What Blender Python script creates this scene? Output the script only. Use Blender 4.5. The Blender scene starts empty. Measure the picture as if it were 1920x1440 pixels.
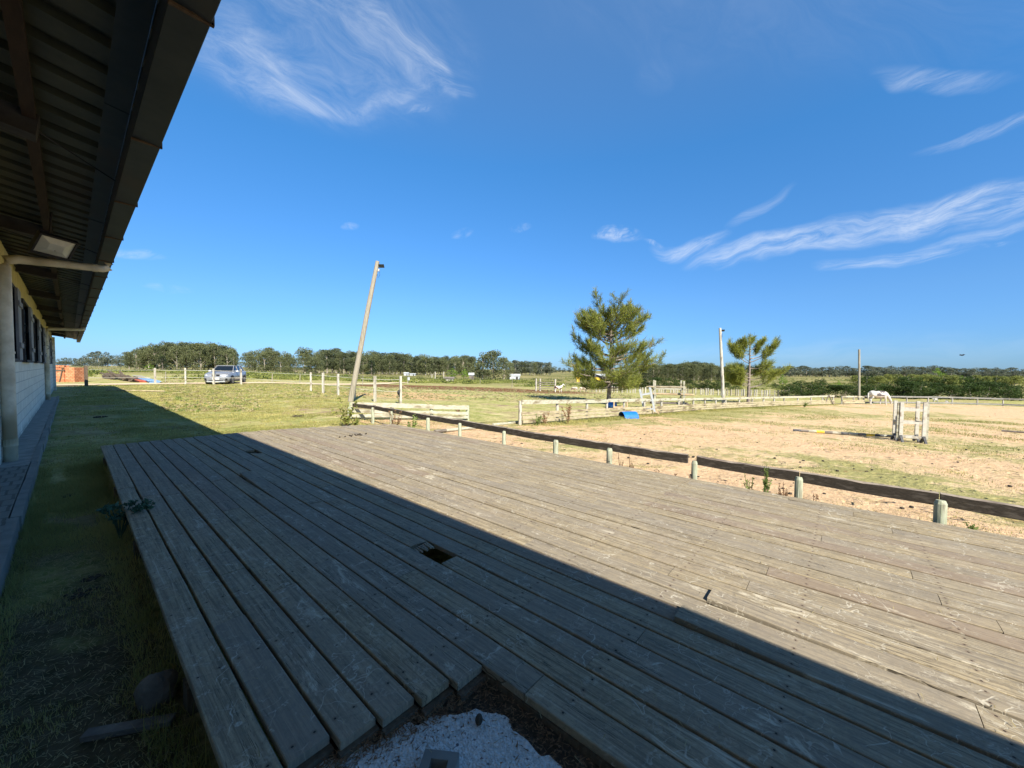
import bpy, math, random
import numpy as np
from mathutils import Vector, Matrix, noise
R = math.radians
scene = bpy.context.scene
C = scene.collection
# ------------------------------------------------------------------ camera
E0 = 1.55                      # eye height over the yard
FPX = 721.0
MW = Matrix(((0.65617002, 0.02139508, -0.75430972), (-0.75454062, 0.03245434, -0.65545035), (0.01045721, 0.9992442, 0.03743902)))
cd = bpy.data.cameras.new('camera'); cam = bpy.data.objects.new('camera', cd); C.objects.link(cam)
cd.sensor_width = 36; cd.sensor_fit = 'HORIZONTAL'; cd.lens = FPX / 1920 * 36; cd.clip_start = .05; cd.clip_end = 6000
cam.matrix_world = Matrix.Translation((0, 0, E0)) @ MW.to_4x4()
scene.camera = cam
# ------------------------------------------------------------------ view
vs = scene.view_settings
vs.view_transform = 'Standard'; vs.look = 'None'; vs.gamma = 1; vs.exposure = 1.0
# ------------------------------------------------------------------ sun
SUNV = Vector((-0.526, -1.15, 1.0)).normalized()
sd = bpy.data.lights.new('sun', 'SUN'); sd.energy = 5.0; sd.angle = R(0.53); sd.color = (1, .93, .80)
sun = bpy.data.objects.new('sun', sd); C.objects.link(sun); sun.rotation_euler = SUNV.to_track_quat('Z', 'Y').to_euler()
# ------------------------------------------------------------------ world: sky and cirrus
W = bpy.data.worlds.new('World'); scene.world = W; W.use_nodes = True
nt = W.node_tree; nt.nodes.clear()


def ray(px, py):
    return (MW @ Vector((px - 960, 720 - py, -FPX))).normalized()


class NB:
    """small node-tree builder"""
    def __init__(s, tree): s.t = tree
    def n(s, typ, **kw):
        nd = s.t.nodes.new(typ)
        for k, v in kw.items(): setattr(nd, k, v)
        return nd
    def set(s, sock, v):
        if isinstance(v, bpy.types.NodeSocket): s.t.links.new(v, sock)
        elif v is not None: sock.default_value = v
    def math(s, op, a, b=None, c=None, clamp=False):
        nd = s.n('ShaderNodeMath', operation=op, use_clamp=clamp)
        for i, v in enumerate((a, b, c)): s.set(nd.inputs[i], v)
        return nd.outputs[0]
    def vm(s, op, a, b=None, out=0):
        nd = s.n('ShaderNodeVectorMath', operation=op)
        s.set(nd.inputs[0], a); s.set(nd.inputs[1], b) if b is not None else None
        return nd.outputs[out]
    def scalev(s, a, sc):
        nd = s.n('ShaderNodeVectorMath', operation='SCALE'); s.set(nd.inputs[0], a); s.set(nd.inputs[3], sc); return nd.outputs[0]
    def noise(s, vec, scale, detail=4, rough=.55, dist=0., out=0):
        nd = s.n('ShaderNodeTexNoise'); s.set(nd.inputs['Vector'], vec)
        nd.inputs['Scale'].default_value = scale; nd.inputs['Detail'].default_value = detail
        nd.inputs['Roughness'].default_value = rough; nd.inputs['Distortion'].default_value = dist
        return nd.outputs[out]
    def ramp(s, fac, *stops):
        nd = s.n('ShaderNodeValToRGB'); s.set(nd.inputs[0], fac); cr = nd.color_ramp
        while len(cr.elements) < len(stops): cr.elements.new(.5)
        for e, (p, c) in zip(cr.elements, stops):
            e.position = p; e.color = (c, c, c, 1) if not isinstance(c, tuple) else (*c, 1)
        return nd.outputs[0]
    def mr(s, v, a, b, c=0., d=1., smooth=True):
        nd = s.n('ShaderNodeMapRange'); nd.interpolation_type = 'SMOOTHSTEP' if smooth else 'LINEAR'
        for i, q in enumerate((v, a, b, c, d)): s.set(nd.inputs[i], q)
        return nd.outputs[0]
    def mix(s, fac, a, b, mode='MIX'):
        nd = s.n('ShaderNodeMix', data_type='RGBA', blend_type=mode); s.set(nd.inputs[0], fac)
        s.set(nd.inputs[6], (*a, 1) if isinstance(a, tuple) and len(a) == 3 else a)
        s.set(nd.inputs[7], (*b, 1) if isinstance(b, tuple) and len(b) == 3 else b)
        return nd.outputs[2]
    def mapv(s, vec, loc=(0, 0, 0), rot=(0, 0, 0), sc=(1, 1, 1)):
        nd = s.n('ShaderNodeMapping'); s.set(nd.inputs[0], vec)
        nd.inputs[1].default_value = loc; nd.inputs[2].default_value = rot; nd.inputs[3].default_value = sc
        return nd.outputs[0]


b = NB(nt)
sky = b.n('ShaderNodeTexSky'); sky.sky_type = 'NISHITA'; sky.sun_disc = False
sky.sun_elevation = math.asin(SUNV.z); sky.sun_rotation = math.atan2(SUNV.x, SUNV.y)
sky.altitude = 300; sky.air_density = 1.0; sky.dust_density = .3; sky.ozone_density = 3.5
hs = b.n('ShaderNodeHueSaturation'); hs.inputs['Saturation'].default_value = 1.0; hs.inputs['Value'].default_value = 1.0
nt.links.new(sky.outputs[0], hs.inputs['Color'])
dirv = b.n('ShaderNodeTexCoord').outputs['Generated']
warp = b.noise(dirv, 5.0, 3, .5, out=1)
wd = b.vm('ADD', dirv, b.scalev(b.vm('SUBTRACT', warp, (.5, .5, .5)), .10))


def frame(px, py, ang):
    c = ray(px, py); a = R(ang)
    u = (ray(px + 8 * math.cos(a), py - 8 * math.sin(a)) - ray(px - 8 * math.cos(a), py + 8 * math.sin(a))).normalized()
    return c, u, c.cross(u).normalized()


def streaks(px, py, ang, s1, s2, lo, hi, dist=.5):
    c, u, v = frame(px, py, ang); cb = b.n('ShaderNodeCombineXYZ')
    b.set(cb.inputs[0], b.math('MULTIPLY', b.vm('DOT_PRODUCT', wd, tuple(u), 1), s1)); b.set(cb.inputs[1], b.math('MULTIPLY', b.vm('DOT_PRODUCT', wd, tuple(v), 1), s2))
    b.set(cb.inputs[2], b.math('MULTIPLY', b.vm('DOT_PRODUCT', wd, tuple(c), 1), 3.0))
    return b.mr(b.noise(cb.outputs[0], 1.0, 8, .70, dist), lo, hi)


def cloud(px, py, L, Wd, ang, dens, curve=0.):
    c, u, v = frame(px, py, ang); k = 721.0 / math.hypot(px - 960, py - 720, 721)
    du = b.math('DIVIDE', b.vm('DOT_PRODUCT', wd, tuple(u), 1), L / 721 * k); dv = b.math('DIVIDE', b.vm('DOT_PRODUCT', wd, tuple(v), 1), Wd / 721 * k)
    if curve: dv = b.math('SUBTRACT', dv, b.math('MULTIPLY', b.math('MULTIPLY', du, du), curve))
    r2 = b.math('ADD', b.math('MULTIPLY', du, du), b.math('MULTIPLY', dv, dv))
    m = b.mr(r2, 1.0, .0)
    return b.math('MULTIPLY', b.math('MULTIPLY', m, b.math('GREATER_THAN', b.vm('DOT_PRODUCT', dirv, tuple(c), 1), 0.0)), dens)


def total(cs):
    d = cs[0]
    for c_ in cs[1:]: d = b.math('SUBTRACT', b.math('ADD', d, c_), b.math('MULTIPLY', d, c_))
    return d
nA = streaks(620, 100, -30, 6, 17, .28, .88, .8)        # swirl at the upper left
nB = streaks(1600, 430, 13, 9, 46, .28, .78, .5)    # streaks at the right
nC = b.mr(b.noise(wd, 30, 4, .6, .6), .25, .6)
gA = total([cloud(590, 60, 360, 170, -12, .42), cloud(812, 118, 75, 20, -50, .6, .6), cloud(805, 112, 85, 28, -46, .9, .5), cloud(790, 130, 60, 50, -40, .5), cloud(868, 165, 42, 16, -25, .5),
            cloud(560, 185, 170, 24, -14, .75, -.6), cloud(480, 135, 130, 70, -35, .6), cloud(725, 185, 85, 12, 12, .5, .3), cloud(690, 60, 120, 50, -30, .6), cloud(1500, 30, 640, 110, 0, .10), cloud(1230, 130, 50, 30, 0, .1)])
gB = total([cloud(1440, 468, 150, 26, 8, .85, -.35), cloud(1640, 430, 250, 30, 11, .8, .15), cloud(1850, 392, 220, 42, 9, 1.0), cloud(1670, 488, 125, 18, 6, .85, -.3), cloud(1850, 445, 120, 14, 10, .5),
            cloud(1300, 455, 75, 20, 4, .8, -.3), cloud(1765, 150, 120, 28, -5, .5), cloud(1880, 252, 150, 16, 12, .5), cloud(1420, 400, 60, 16, 30, .35), cloud(1450, 655, 500, 25, 2, .14)])
gC = total([cloud(1158, 436, 55, 19, 6, .85, .4), cloud(1235, 442, 24, 6, 2, .6), cloud(780, 207, 30, 10, 5, .5), cloud(876, 432, 26, 10, 8, .55), cloud(975, 435, 26, 9, 6, .4), cloud(652, 428, 18, 7, 15, .4),
            cloud(256, 480, 46, 13, -5, .5), cloud(325, 542, 36, 9, 0, .4), cloud(1880, 463, 30, 7, 3, .5)])
dsum = total([b.math('MULTIPLY', gA, nA), b.math('MULTIPLY', gB, nB), b.math('MULTIPLY', gC, b.math('MULTIPLY', nB, b.mr(b.noise(wd, 26, 5, .65, .8), .36, .66, 0, 1.2)))])
dsum = b.math('MULTIPLY', dsum, .62)
sz = b.n('ShaderNodeSeparateXYZ'); b.set(sz.inputs[0], dirv)
tint = b.ramp(sz.outputs[2], (0.0, (.50, .84, 1.50)), (.16, (.70, 1.15, 1.62)), (.46, (.70, 1.60, 2.12)), (.69, (1.42, 2.10, 2.42)), (.78, (.6, .75, .8)), (1.0, (.2, .24, .24)))
skyb = b.mix(1.0, hs.outputs[0], tint, 'MULTIPLY')
skycol = b.mix(dsum, skyb, (9.6, 10.2, 11.0))
bg = b.n('ShaderNodeBackground'); nt.links.new(skycol, bg.inputs[0]); bg.inputs[1].default_value = 0.05
wo = b.n('ShaderNodeOutputWorld'); nt.links.new(bg.outputs[0], wo.inputs[0])

# ------------------------------------------------------------------ terrain function
def T(x, y):
    w = max(0.0, x - 4.5 - .25 * max(0.0, y - 8))
    return -1.9 * (1 - math.exp(-w / 30.0))


def at(px, py, dz=0.0):
    """point of the terrain seen at a pixel"""
    d = ray(px, py); t = .5; prev = 0
    while t < 3000:
        p = d * t
        if p.z + E0 < T(p.x, p.y) + dz: break
        prev = t; t *= 1.03
    lo, hi = prev, t
    for _ in range(30):
        m = (lo + hi) / 2; p = d * m
        if p.z + E0 < T(p.x, p.y) + dz: hi = m
        else: lo = m
    p = d * hi
    return Vector((p.x, p.y, p.z + E0))


FWD = MW @ Vector((0, 0, -1))
def at_depth(px, depth):
    """terrain point in the direction of a pixel column, at a distance"""
    d = ray(px, 700); d = d / d.dot(FWD) * depth
    return Vector((d.x, d.y, T(d.x, d.y)))


def zpix(p, py):
    """height over the terrain point p that shows at pixel row py"""
    best = 0
    def row(z):
        c = MW.transposed() @ Vector((p.x, p.y, z - E0)); return 720 - FPX * c.y / -c.z
    lo, hi = -5, 60
    for _ in range(40):
        m = (lo + hi) / 2
        if row(m) > py: lo = m
        else: hi = m
    return lo - p.z


# ------------------------------------------------------------------ mesh helpers
class MB:
    def __init__(s): s.v = []; s.f = []; s.m = []; s.a = []
    def add(s, vs, fs, mi=0, a=0.0):
        o = len(s.v); s.v += [tuple(p) for p in vs]; s.f += [tuple(i + o for i in f) for f in fs]
        s.m += [mi] * len(fs); s.a += [a] * len(fs)
    def box(s, c, size, rot=None, mi=0, a=0.0, taper=1.0):
        hx, hy, hz = size[0] / 2, size[1] / 2, size[2] / 2
        P = [Vector((x * hx * (taper if z > 0 else 1), y * hy * (taper if z > 0 else 1), z * hz)) for z in (-1, 1) for y in (-1, 1) for x in (-1, 1)]
        if rot is not None:
            Mx = rot if isinstance(rot, Matrix) else Matrix.Rotation(rot, 3, 'Z')
            P = [Mx @ p for p in P]
        P = [p + Vector(c) for p in P]
        s.add(P, [(0, 2, 3, 1), (4, 5, 7, 6), (0, 1, 5, 4), (2, 6, 7, 3), (0, 4, 6, 2), (1, 3, 7, 5)], mi, a)
    def beam(s, p, q, w, h, mi=0, a=0.0, up=(0, 0, 1)):
        p = Vector(p); q = Vector(q); d = q - p; L = d.length; d.normalize()
        x = d.cross(Vector(up)).normalized(); z = x.cross(d)
        Mx = Matrix((x, d, z)).transposed()
        s.box((p + q) / 2, (w, L, h), Mx, mi, a)
    def tube(s, pts, rad, n=8, mi=0, a=0.0, cap=True, sq=1.0):
        pts = [Vector(p) for p in pts]
        if not isinstance(rad, (list, tuple)): rad = [rad] * len(pts)
        V = []; F = []
        up = Vector((0, 0, 1))
        for i, p in enumerate(pts):
            d = (pts[min(i + 1, len(pts) - 1)] - pts[max(i - 1, 0)]).normalized()
            ref = up if abs(d.z) < .95 else Vector((1, 0, 0))
            x = d.cross(ref).normalized(); y = x.cross(d)
            for k in range(n):
                t = 2 * math.pi * k / n
                V.append(p + (x * math.cos(t) + y * math.sin(t) * sq) * rad[i])
        for i in range(len(pts) - 1):
            for k in range(n):
                F.append((i * n + k, i * n + (k + 1) % n, (i + 1) * n + (k + 1) % n, (i + 1) * n + k))
        if cap:
            F.append(tuple(range(n - 1, -1, -1))); F.append(tuple((len(pts) - 1) * n + k for k in range(n)))
        s.add(V, F, mi, a)
    def sphere(s, c, r, n=10, m=6, mi=0, a=0.0):
        c = Vector(c); r = Vector(r) if not isinstance(r, (int, float)) else Vector((r, r, r))
        V = [c + Vector((0, 0, -r.z))]
        for j in range(1, m):
            t = -math.pi / 2 + math.pi * j / m
            for k in range(n):
                p = 2 * math.pi * k / n
                V.append(c + Vector((r.x * math.cos(t) * math.cos(p), r.y * math.cos(t) * math.sin(p), r.z * math.sin(t))))
        V.append(c + Vector((0, 0, r.z))); F = []
        for k in range(n): F.append((0, 1 + (k + 1) % n, 1 + k))
        for j in range(m - 2):
            for k in range(n):
                F.append((1 + j * n + k, 1 + j * n + (k + 1) % n, 1 + (j + 1) * n + (k + 1) % n, 1 + (j + 1) * n + k))
        L = len(V) - 1
        for k in range(n): F.append((L, L - n + k, L - n + (k + 1) % n))
        s.add(V, F, mi, a)
    def build(s, name, mats, parent=None, smooth=False, origin=None):
        me = bpy.data.meshes.new(name)
        o0 = Vector(origin) if origin is not None else Vector((0, 0, 0))
        me.from_pydata([(p[0] - o0.x, p[1] - o0.y, p[2] - o0.z) for p in s.v], [], s.f)
        if not isinstance(mats, (list, tuple)): mats = [mats]
        for m in mats: me.materials.append(m)
        if len(mats) > 1: me.polygons.foreach_set('material_index', s.m)
        at_ = me.attributes.new('v', 'FLOAT', 'FACE'); at_.data.foreach_set('value', s.a)
        if smooth: me.polygons.foreach_set('use_smooth', [True] * len(s.f))
        me.update()
        o = bpy.data.objects.new(name, me); C.objects.link(o)
        if parent is not None: o.parent = parent
        elif origin is not None: o.location = o0
        return o


def tag(o, label=None, cat=None, group=None, kind=None):
    if label: o['label'] = label
    if cat: o['category'] = cat
    if group: o['group'] = group
    if kind: o['kind'] = kind
    return o


def empty(name, loc, label=None, cat=None, group=None, rz=0):
    o = bpy.data.objects.new(name, None); C.objects.link(o); o.location = loc; o.rotation_euler = (0, 0, rz)
    o.empty_display_size = .2
    return tag(o, label, cat, group)


def copy_tree(o, parent=None):
    c = o.copy(); C.objects.link(c); c.parent = parent
    for ch in list(o.children): copy_tree(ch, c)
    return c


# ------------------------------------------------------------------ materials
def material(name, fn, rough=.8, spec=.3, metal=0., bump=None):
    m = bpy.data.materials.new(name); m.use_nodes = True; t = m.node_tree; t.nodes.clear(); q = NB(t)
    bs = q.n('ShaderNodeBsdfPrincipled'); out = q.n('ShaderNodeOutputMaterial'); t.links.new(bs.outputs[0], out.inputs[0])
    bs.inputs['Roughness'].default_value = rough; bs.inputs['Specular IOR Level'].default_value = spec; bs.inputs['Metallic'].default_value = metal
    co = q.n('ShaderNodeTexCoord').outputs['Object']
    r = fn(q, co, bs)
    col, h = r if isinstance(r, tuple) and len(r) == 2 and not isinstance(r[0], float) else (r, None)
    q.set(bs.inputs['Base Color'], (*col, 1) if isinstance(col, tuple) else col)
    if h is not None:
        bp = q.n('ShaderNodeBump'); bp.inputs['Strength'].default_value = (bump or (.4, .02))[0]; bp.inputs['Distance'].default_value = (bump or (.4, .02))[1]
        q.set(bp.inputs['Height'], h); t.links.new(bp.outputs[0], bs.inputs['Normal'])
    return m


def varied(name, c1, c2, scale=8, c3=None, rough=.8, spec=.3, metal=0., bump=(.3, .01), stretch=(1, 1, 1), detail=6):
    def fn(q, co, bs):
        v = q.mapv(co, sc=stretch); n1 = q.noise(v, scale, detail, .65); n2 = q.noise(v, scale * .23, 3, .5)
        col = q.mix(q.mr(n1, .3, .7), c1, c2)
        if c3: col = q.mix(q.mr(n2, .5, .68), col, c3)
        else: col = q.mix(q.mr(n2, .3, .75, 0, .4), col, tuple(x * .6 for x in c1))
        return col, n1
    return material(name, fn, rough, spec, metal, bump)


def attr(q, name='v'):
    a = q.n('ShaderNodeAttribute'); a.attribute_name = name; return a.outputs['Fac']


PITCH = .1456
M = {}
def deckwood(q, co, bs):
    v = attr(q)
    sep = q.n('ShaderNodeSeparateXYZ'); q.set(sep.inputs[0], co)
    cb = q.n('ShaderNodeCombineXYZ')
    q.set(cb.inputs[0], q.math('ADD', sep.outputs[0], q.math('MULTIPLY', v, 37.))); q.set(cb.inputs[1], q.math('ADD', sep.outputs[1], q.math('MULTIPLY', v, 91.))); q.set(cb.inputs[2], sep.outputs[2])
    p = cb.outputs[0]
    grain = q.noise(q.mapv(p, sc=(55, 1.6, 8)), 1.0, 7, .7, .35)
    fine = q.noise(q.mapv(p, sc=(240, 9, 40)), 1.0, 4, .7)
    blot = q.noise(co, 2.2, 5, .6, .3)
    mott = q.noise(p, 26, 5, .7, .5)
    base = q.mix(q.mr(grain, .28, .72), (.145, .112, .066), (.50, .408, .255))
    base = q.mix(q.mr(fine, .3, .75, 0, .35), base, (.17, .145, .115))
    base = q.mix(q.mr(blot, .42, .7, 0, .5), base, (.30, .245, .185))
    base = q.mix(q.mr(mott, .46, .66, 0, .55), base, (.17, .145, .105))
    spk = q.noise(q.mapv(p, sc=(90, 24, 40)), 1.0, 5, .8, .4)
    base = q.mix(q.mr(spk, .54, .68, 0, .6), base, (.13, .10, .07))
    base = q.mix(q.mr(spk, .44, .34, 0, .5), base, (.50, .43, .30))
    lst = q.noise(q.mapv(p, sc=(38, .7, 8)), 1.0, 5, .7, .5)
    base = q.mix(q.mr(lst, .58, .70, 0, .65), base, (.56, .49, .36))
    base = q.mix(q.mr(lst, .40, .30, 0, .5), base, (.11, .085, .06))
    # board to board difference
    vv = q.math('FRACT', q.math('MULTIPLY', v, 7.31))
    base = q.mix(q.mr(vv, 0, 1, 0, .55, False), base, (.22, .195, .165))
    redb = q.mr(q.math('FRACT', q.math('MULTIPLY', v, 3.77)), .8, .9, 0, .3)
    base = q.mix(redb, base, (.22, .14, .10))
    # scratches and hoof scrapes: pale curved strokes
    def strokes(sc, seed, th, msc, mth):
        w = q.mapv(co, loc=(seed, seed * 2, 0))
        n = q.noise(w, sc, 3, .5, .45)
        line = q.mr(q.math('ABSOLUTE', q.math('SUBTRACT', n, .5)), th, th * .25)
        mk = q.mr(q.noise(w, msc, 2, .5), mth, mth + .07)
        return q.math('MULTIPLY', line, mk)
    s1 = strokes(6, 3.1, .009, 4.5, .53); s2 = strokes(13, 8.7, .018, 8, .54); s3 = strokes(3.2, 15.3, .0045, 3.6, .54); s4 = strokes(30, 21.3, .05, 11, .56)
    st = q.math('MAXIMUM', q.math('MAXIMUM', s1, q.math('MULTIPLY', s2, .7)), q.math('MAXIMUM', s3, q.math('MULTIPLY', s4, .35)))
    st = q.math('MULTIPLY', st, q.mr(fine, .25, .6, .35, 1))
    base = q.mix(q.math('MULTIPLY', st, .62), base, (.60, .56, .46))
    # white worn patches
    wp = q.math('MULTIPLY', q.mr(q.noise(q.mapv(p, sc=(9, 2.2, 1)), 1.0, 6, .75, .8), .57, .68), q.mr(q.noise(co, 1.3, 2, .5), .42, .55))
    base = q.mix(q.math('MULTIPLY', wp, .75), base, (.58, .52, .40))
    # dark cracks, knots and nail holes
    cr = q.math('MULTIPLY', q.mr(q.math('ABSOLUTE', q.math('SUBTRACT', q.noise(q.mapv(p, sc=(26, .9, 3)), 1.0, 4, .6, .2), .5)), .006, .0015), q.mr(q.noise(p, 1.8, 2, .5), .52, .6))
    base = q.mix(q.math('MULTIPLY', cr, .8), base, (.05, .04, .03))
    vo = q.n('ShaderNodeTexVoronoi'); q.set(vo.inputs['Vector'], co); vo.inputs['Scale'].default_value = 3.3
    kn = q.mr(vo.outputs['Distance'], .030, .014)
    base = q.mix(q.math('MULTIPLY', kn, .75), base, (.05, .04, .035))
    jn = q.noise(co, 7, 1, .5)
    dy = q.math('MULTIPLY', q.math('SUBTRACT', q.math('FRACT', q.math('ADD', q.math('DIVIDE', q.math('ADD', sep.outputs[1], q.math('MULTIPLY', jn, .03)), .62), 8.24)), .5), .62)
    dx = q.math('MULTIPLY', q.math('SUBTRACT', q.math('FRACT', q.math('ADD', q.math('DIVIDE', q.math('SUBTRACT', q.math('ADD', sep.outputs[0], q.math('MULTIPLY', jn, .02)), .444), PITCH / 2), 40.)), .5), PITCH / 2)
    nd_ = q.math('SQRT', q.math('ADD', q.math('MULTIPLY', dx, dx), q.math('MULTIPLY', dy, dy)))
    base = q.mix(q.mr(nd_, .016, .004, 0, .45), base, (.12, .07, .045))
    base = q.mix(q.mr(nd_, .0050, .0036), base, (.035, .025, .02))
    h = q.math('ADD', q.math('ADD', grain, q.math('MULTIPLY', fine, .5)), q.math('ADD', q.math('MULTIPLY', st, -.3), q.math('MULTIPLY', cr, -2.)))
    return base, h
M['deck'] = material('weathered_deck_wood', deckwood, .82, .25, 0, (.55, .0045))
M['rail'] = varied('dark_weathered_rail', (.028, .022, .016), (.060, .048, .036), 14, (.09, .075, .06), stretch=(3, 3, 12), bump=(.5, .006))
M['rail_top'] = varied('grey_brown_rail_top', (.22, .18, .14), (.36, .30, .24), 12, (.14, .11, .09), bump=(.5, .006))
M['post'] = varied('greenish_round_post', (.28, .31, .21), (.44, .46, .35), 10, (.22, .20, .15), stretch=(6, 6, 1), bump=(.4, .006))
M['white_paint'] = varied('flaking_white_board', (.30, .28, .205), (.47, .45, .355), 9, (.19, .16, .10), stretch=(1, 1, 3), bump=(.3, .004))
M['stand_paint'] = varied('peeling_white_paint', (.42, .395, .33), (.54, .51, .44), 9, (.22, .17, .12), stretch=(2, 2, 2), bump=(.3, .004))
M['cream_board'] = varied('cream_weathered_board', (.28, .23, .145), (.45, .385, .25), 5, (.17, .13, .08), stretch=(1, 1, 4), bump=(.3, .004))
M['pale_post'] = varied('pale_fence_post', (.36, .33, .27), (.52, .49, .42), 10, (.22, .19, .15), stretch=(4, 4, 1))
M['pole'] = varied('grey_pole_wood', (.24, .21, .16), (.36, .32, .25), 6, (.20, .18, .13), stretch=(8, 8, .6), bump=(.4, .01))
M['dark_post'] = varied('dark_brown_post', (.09, .065, .045), (.17, .13, .09), 10, stretch=(5, 5, 1))
M['bark'] = varied('pine_bark', (.13, .10, .085), (.27, .22, .185), 14, (.36, .31, .26), stretch=(1, 1, .4), bump=(.6, .02))
M['gumbark'] = varied('pale_gum_bark', (.26, .22, .17), (.42, .37, .30), 4, (.16, .12, .09), stretch=(1, 1, .3))
M['galv'] = varied('dull_roof_metal', (.040, .043, .028), (.068, .070, .045), 3, (.04, .03, .016), rough=.6, spec=.4, bump=(.1, .002))
M['gutter'] = varied('dark_gutter_metal', (.018, .024, .025), (.034, .040, .038), 4, (.038, .028, .020), rough=.55, spec=.45, bump=(.15, .002))
M['rust'] = varied('rusty_edge', (.06, .035, .022), (.12, .08, .05), 20, rough=.85)
M['beam'] = varied('reddish_dark_beam', (.022, .012, .009), (.04, .022, .015), 8, stretch=(4, .6, 4))
M['pvc'] = varied('dirty_cream_pipe', (.56, .49, .35), (.76, .69, .53), 5, (.36, .30, .19), rough=.6, bump=(.15, .003))
M['black'] = varied('black_housing', (.012, .012, .014), (.025, .025, .028), 10, rough=.5)
M['lens'] = varied('dusty_lamp_glass', (.42, .42, .36), (.56, .56, .49), 6, rough=.25, spec=.6, bump=(.02, .001))
M['shutter'] = varied('grey_shutter_board', (.21, .205, .20), (.33, .325, .31), 7, (.13, .11, .09), stretch=(2, 8, .7), bump=(.4, .005))
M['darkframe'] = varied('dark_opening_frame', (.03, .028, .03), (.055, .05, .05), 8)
M['blue'] = varied('faded_blue_plastic', (.012, .13, .50), (.02, .20, .62), 6, rough=.35, spec=.5, bump=(.05, .002))
M['bluedark'] = varied('inside_of_blue_drum', (.01, .05, .16), (.012, .07, .22), 6, rough=.5)
M['yellow'] = varied('yellow_paint', (.68, .45, .04), (.78, .56, .10), 14)
M['poleblack'] = varied('black_paint', (.05, .05, .055), (.15, .15, .15), 14)
M['red'] = varied('faded_red_paint', (.42, .08, .05), (.55, .16, .10), 10)
M['bluepaint'] = varied('faded_blue_paint', (.10, .25, .52), (.35, .48, .62), 8)
M['ochre'] = varied('tan_wood', (.42, .30, .17), (.56, .42, .26), 8)
M['greywood'] = varied('old_grey_timber', (.10, .085, .07), (.26, .225, .19), 9, stretch=(1, 1, 4))
M['stone'] = varied('brown_stone', (.12, .10, .08), (.22, .19, .155), 9, bump=(.6, .02))
M['dung'] = varied('dry_dung', (.035, .028, .02), (.075, .06, .045), 30, bump=(.8, .01))
M['straw'] = varied('dry_straw', (.40, .34, .22), (.58, .52, .38), 20)
M['rope'] = varied('white_rope', (.66, .64, .55), (.78, .76, .68), 20)
M['metalwhite'] = varied('white_sheet_metal', (.38, .41, .43), (.52, .54, .55), 2, rough=.5)
M['tyre'] = varied('tyre_rubber', (.012, .012, .013), (.028, .028, .028), 10, rough=.85)
M['rim'] = varied('alloy_rim', (.12, .12, .125), (.3, .3, .31), 20, rough=.35, metal=.7)
M['glass'] = material('dark_car_glass', lambda q, co, bs: (.010, .016, .026), .06, .9)
M['carpaint'] = material('silver_car_paint', lambda q, co, bs: q.mix(q.noise(co, 3, 3), (.24, .255, .285), (.30, .315, .345)), .3, .6, .35)
M['carlight'] = material('headlight_glass', lambda q, co, bs: q.mix(q.noise(co, 18, 2), (.35, .38, .42), (.75, .78, .82)), .12, .8)
M['carblack'] = varied('car_black_trim', (.012, .012, .013), (.02, .02, .022), 10, rough=.45)
M['plate'] = material('number_plate', lambda q, co, bs: (.75, .76, .74), .5)
M['chrome'] = material('bright_bumper_trim', lambda q, co, bs: (.75, .78, .8), .22, .7, .6)


def wallfn(q, co, bs):
    br = q.n('ShaderNodeTexBrick'); v = q.n('ShaderNodeSeparateXYZ'); q.set(v.inputs[0], co)
    cb = q.n('ShaderNodeCombineXYZ'); q.set(cb.inputs[0], v.outputs[1]); q.set(cb.inputs[1], v.outputs[2])
    q.set(br.inputs['Vector'], cb.outputs[0])
    br.inputs['Color1'].default_value = (.70, .675, .58, 1); br.inputs['Color2'].default_value = (.78, .755, .66, 1); br.inputs['Mortar'].default_value = (.36, .37, .36, 1)
    br.inputs['Scale'].default_value = 1; br.inputs['Mortar Size'].default_value = .008; br.inputs['Brick Width'].default_value = .40; br.inputs['Row Height'].default_value = .2
    br.inputs['Mortar Smooth'].default_value = .4
    n = q.noise(co, 3, 6, .65); n2 = q.noise(q.mapv(co, sc=(1, 4, .7)), 2, 4, .6)
    low = q.mr(v.outputs[2], .35, .1)
    col = q.mix(q.mr(n, .35, .7, 0, .35), br.outputs[0], (.46, .46, .41))
    col = q.mix(q.mr(n2, .5, .75, 0, .4), col, (.42, .38, .27))
    col = q.mix(q.math('MULTIPLY', low, q.mr(n, .35, .6)), col, (.30, .29, .24))
    return col, q.math('SUBTRACT', q.math('MULTIPLY', n, .3), br.outputs['Fac'])
M['wall'] = material('white_painted_blocks', wallfn, .8, .2, 0, (.5, .008))
M['band'] = varied('yellowed_plaster_band', (.50, .42, .20), (.62, .54, .30), 3, (.44, .42, .33), bump=(.3, .006))


def pavefn(q, co, bs):
    br = q.n('ShaderNodeTexBrick'); v = q.n('ShaderNodeSeparateXYZ'); q.set(v.inputs[0], co)
    w = q.vm('ADD', co, q.scalev(q.vm('SUBTRACT', q.noise(co, 3, 2, .5, out=1), (.5, .5, .5)), .05))
    q.set(br.inputs['Vector'], w)
    br.inputs['Color1'].default_value = (.20, .185, .16, 1); br.inputs['Color2'].default_value = (.24, .225, .20, 1); br.inputs['Mortar'].default_value = (.11, .10, .085, 1)
    br.inputs['Scale'].default_value = 1; br.inputs['Mortar Size'].default_value = .012; br.inputs['Brick Width'].default_value = .12; br.inputs['Row Height'].default_value = .25
    near = q.math('LESS_THAN', v.outputs[1], 8.6)
    n = q.noise(co, 6, 6, .65)
    con = q.mix(q.mr(n, .3, .7), (.22, .21, .19), (.33, .32, .29))
    col = q.mix(near, con, q.mix(q.mr(n, .35, .7, 0, .5), br.outputs[0], (.19, .17, .14)))
    return col, q.math('SUBTRACT', n, q.math('MULTIPLY', q.math('MULTIPLY', br.outputs['Fac'], near), 2.0))
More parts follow.
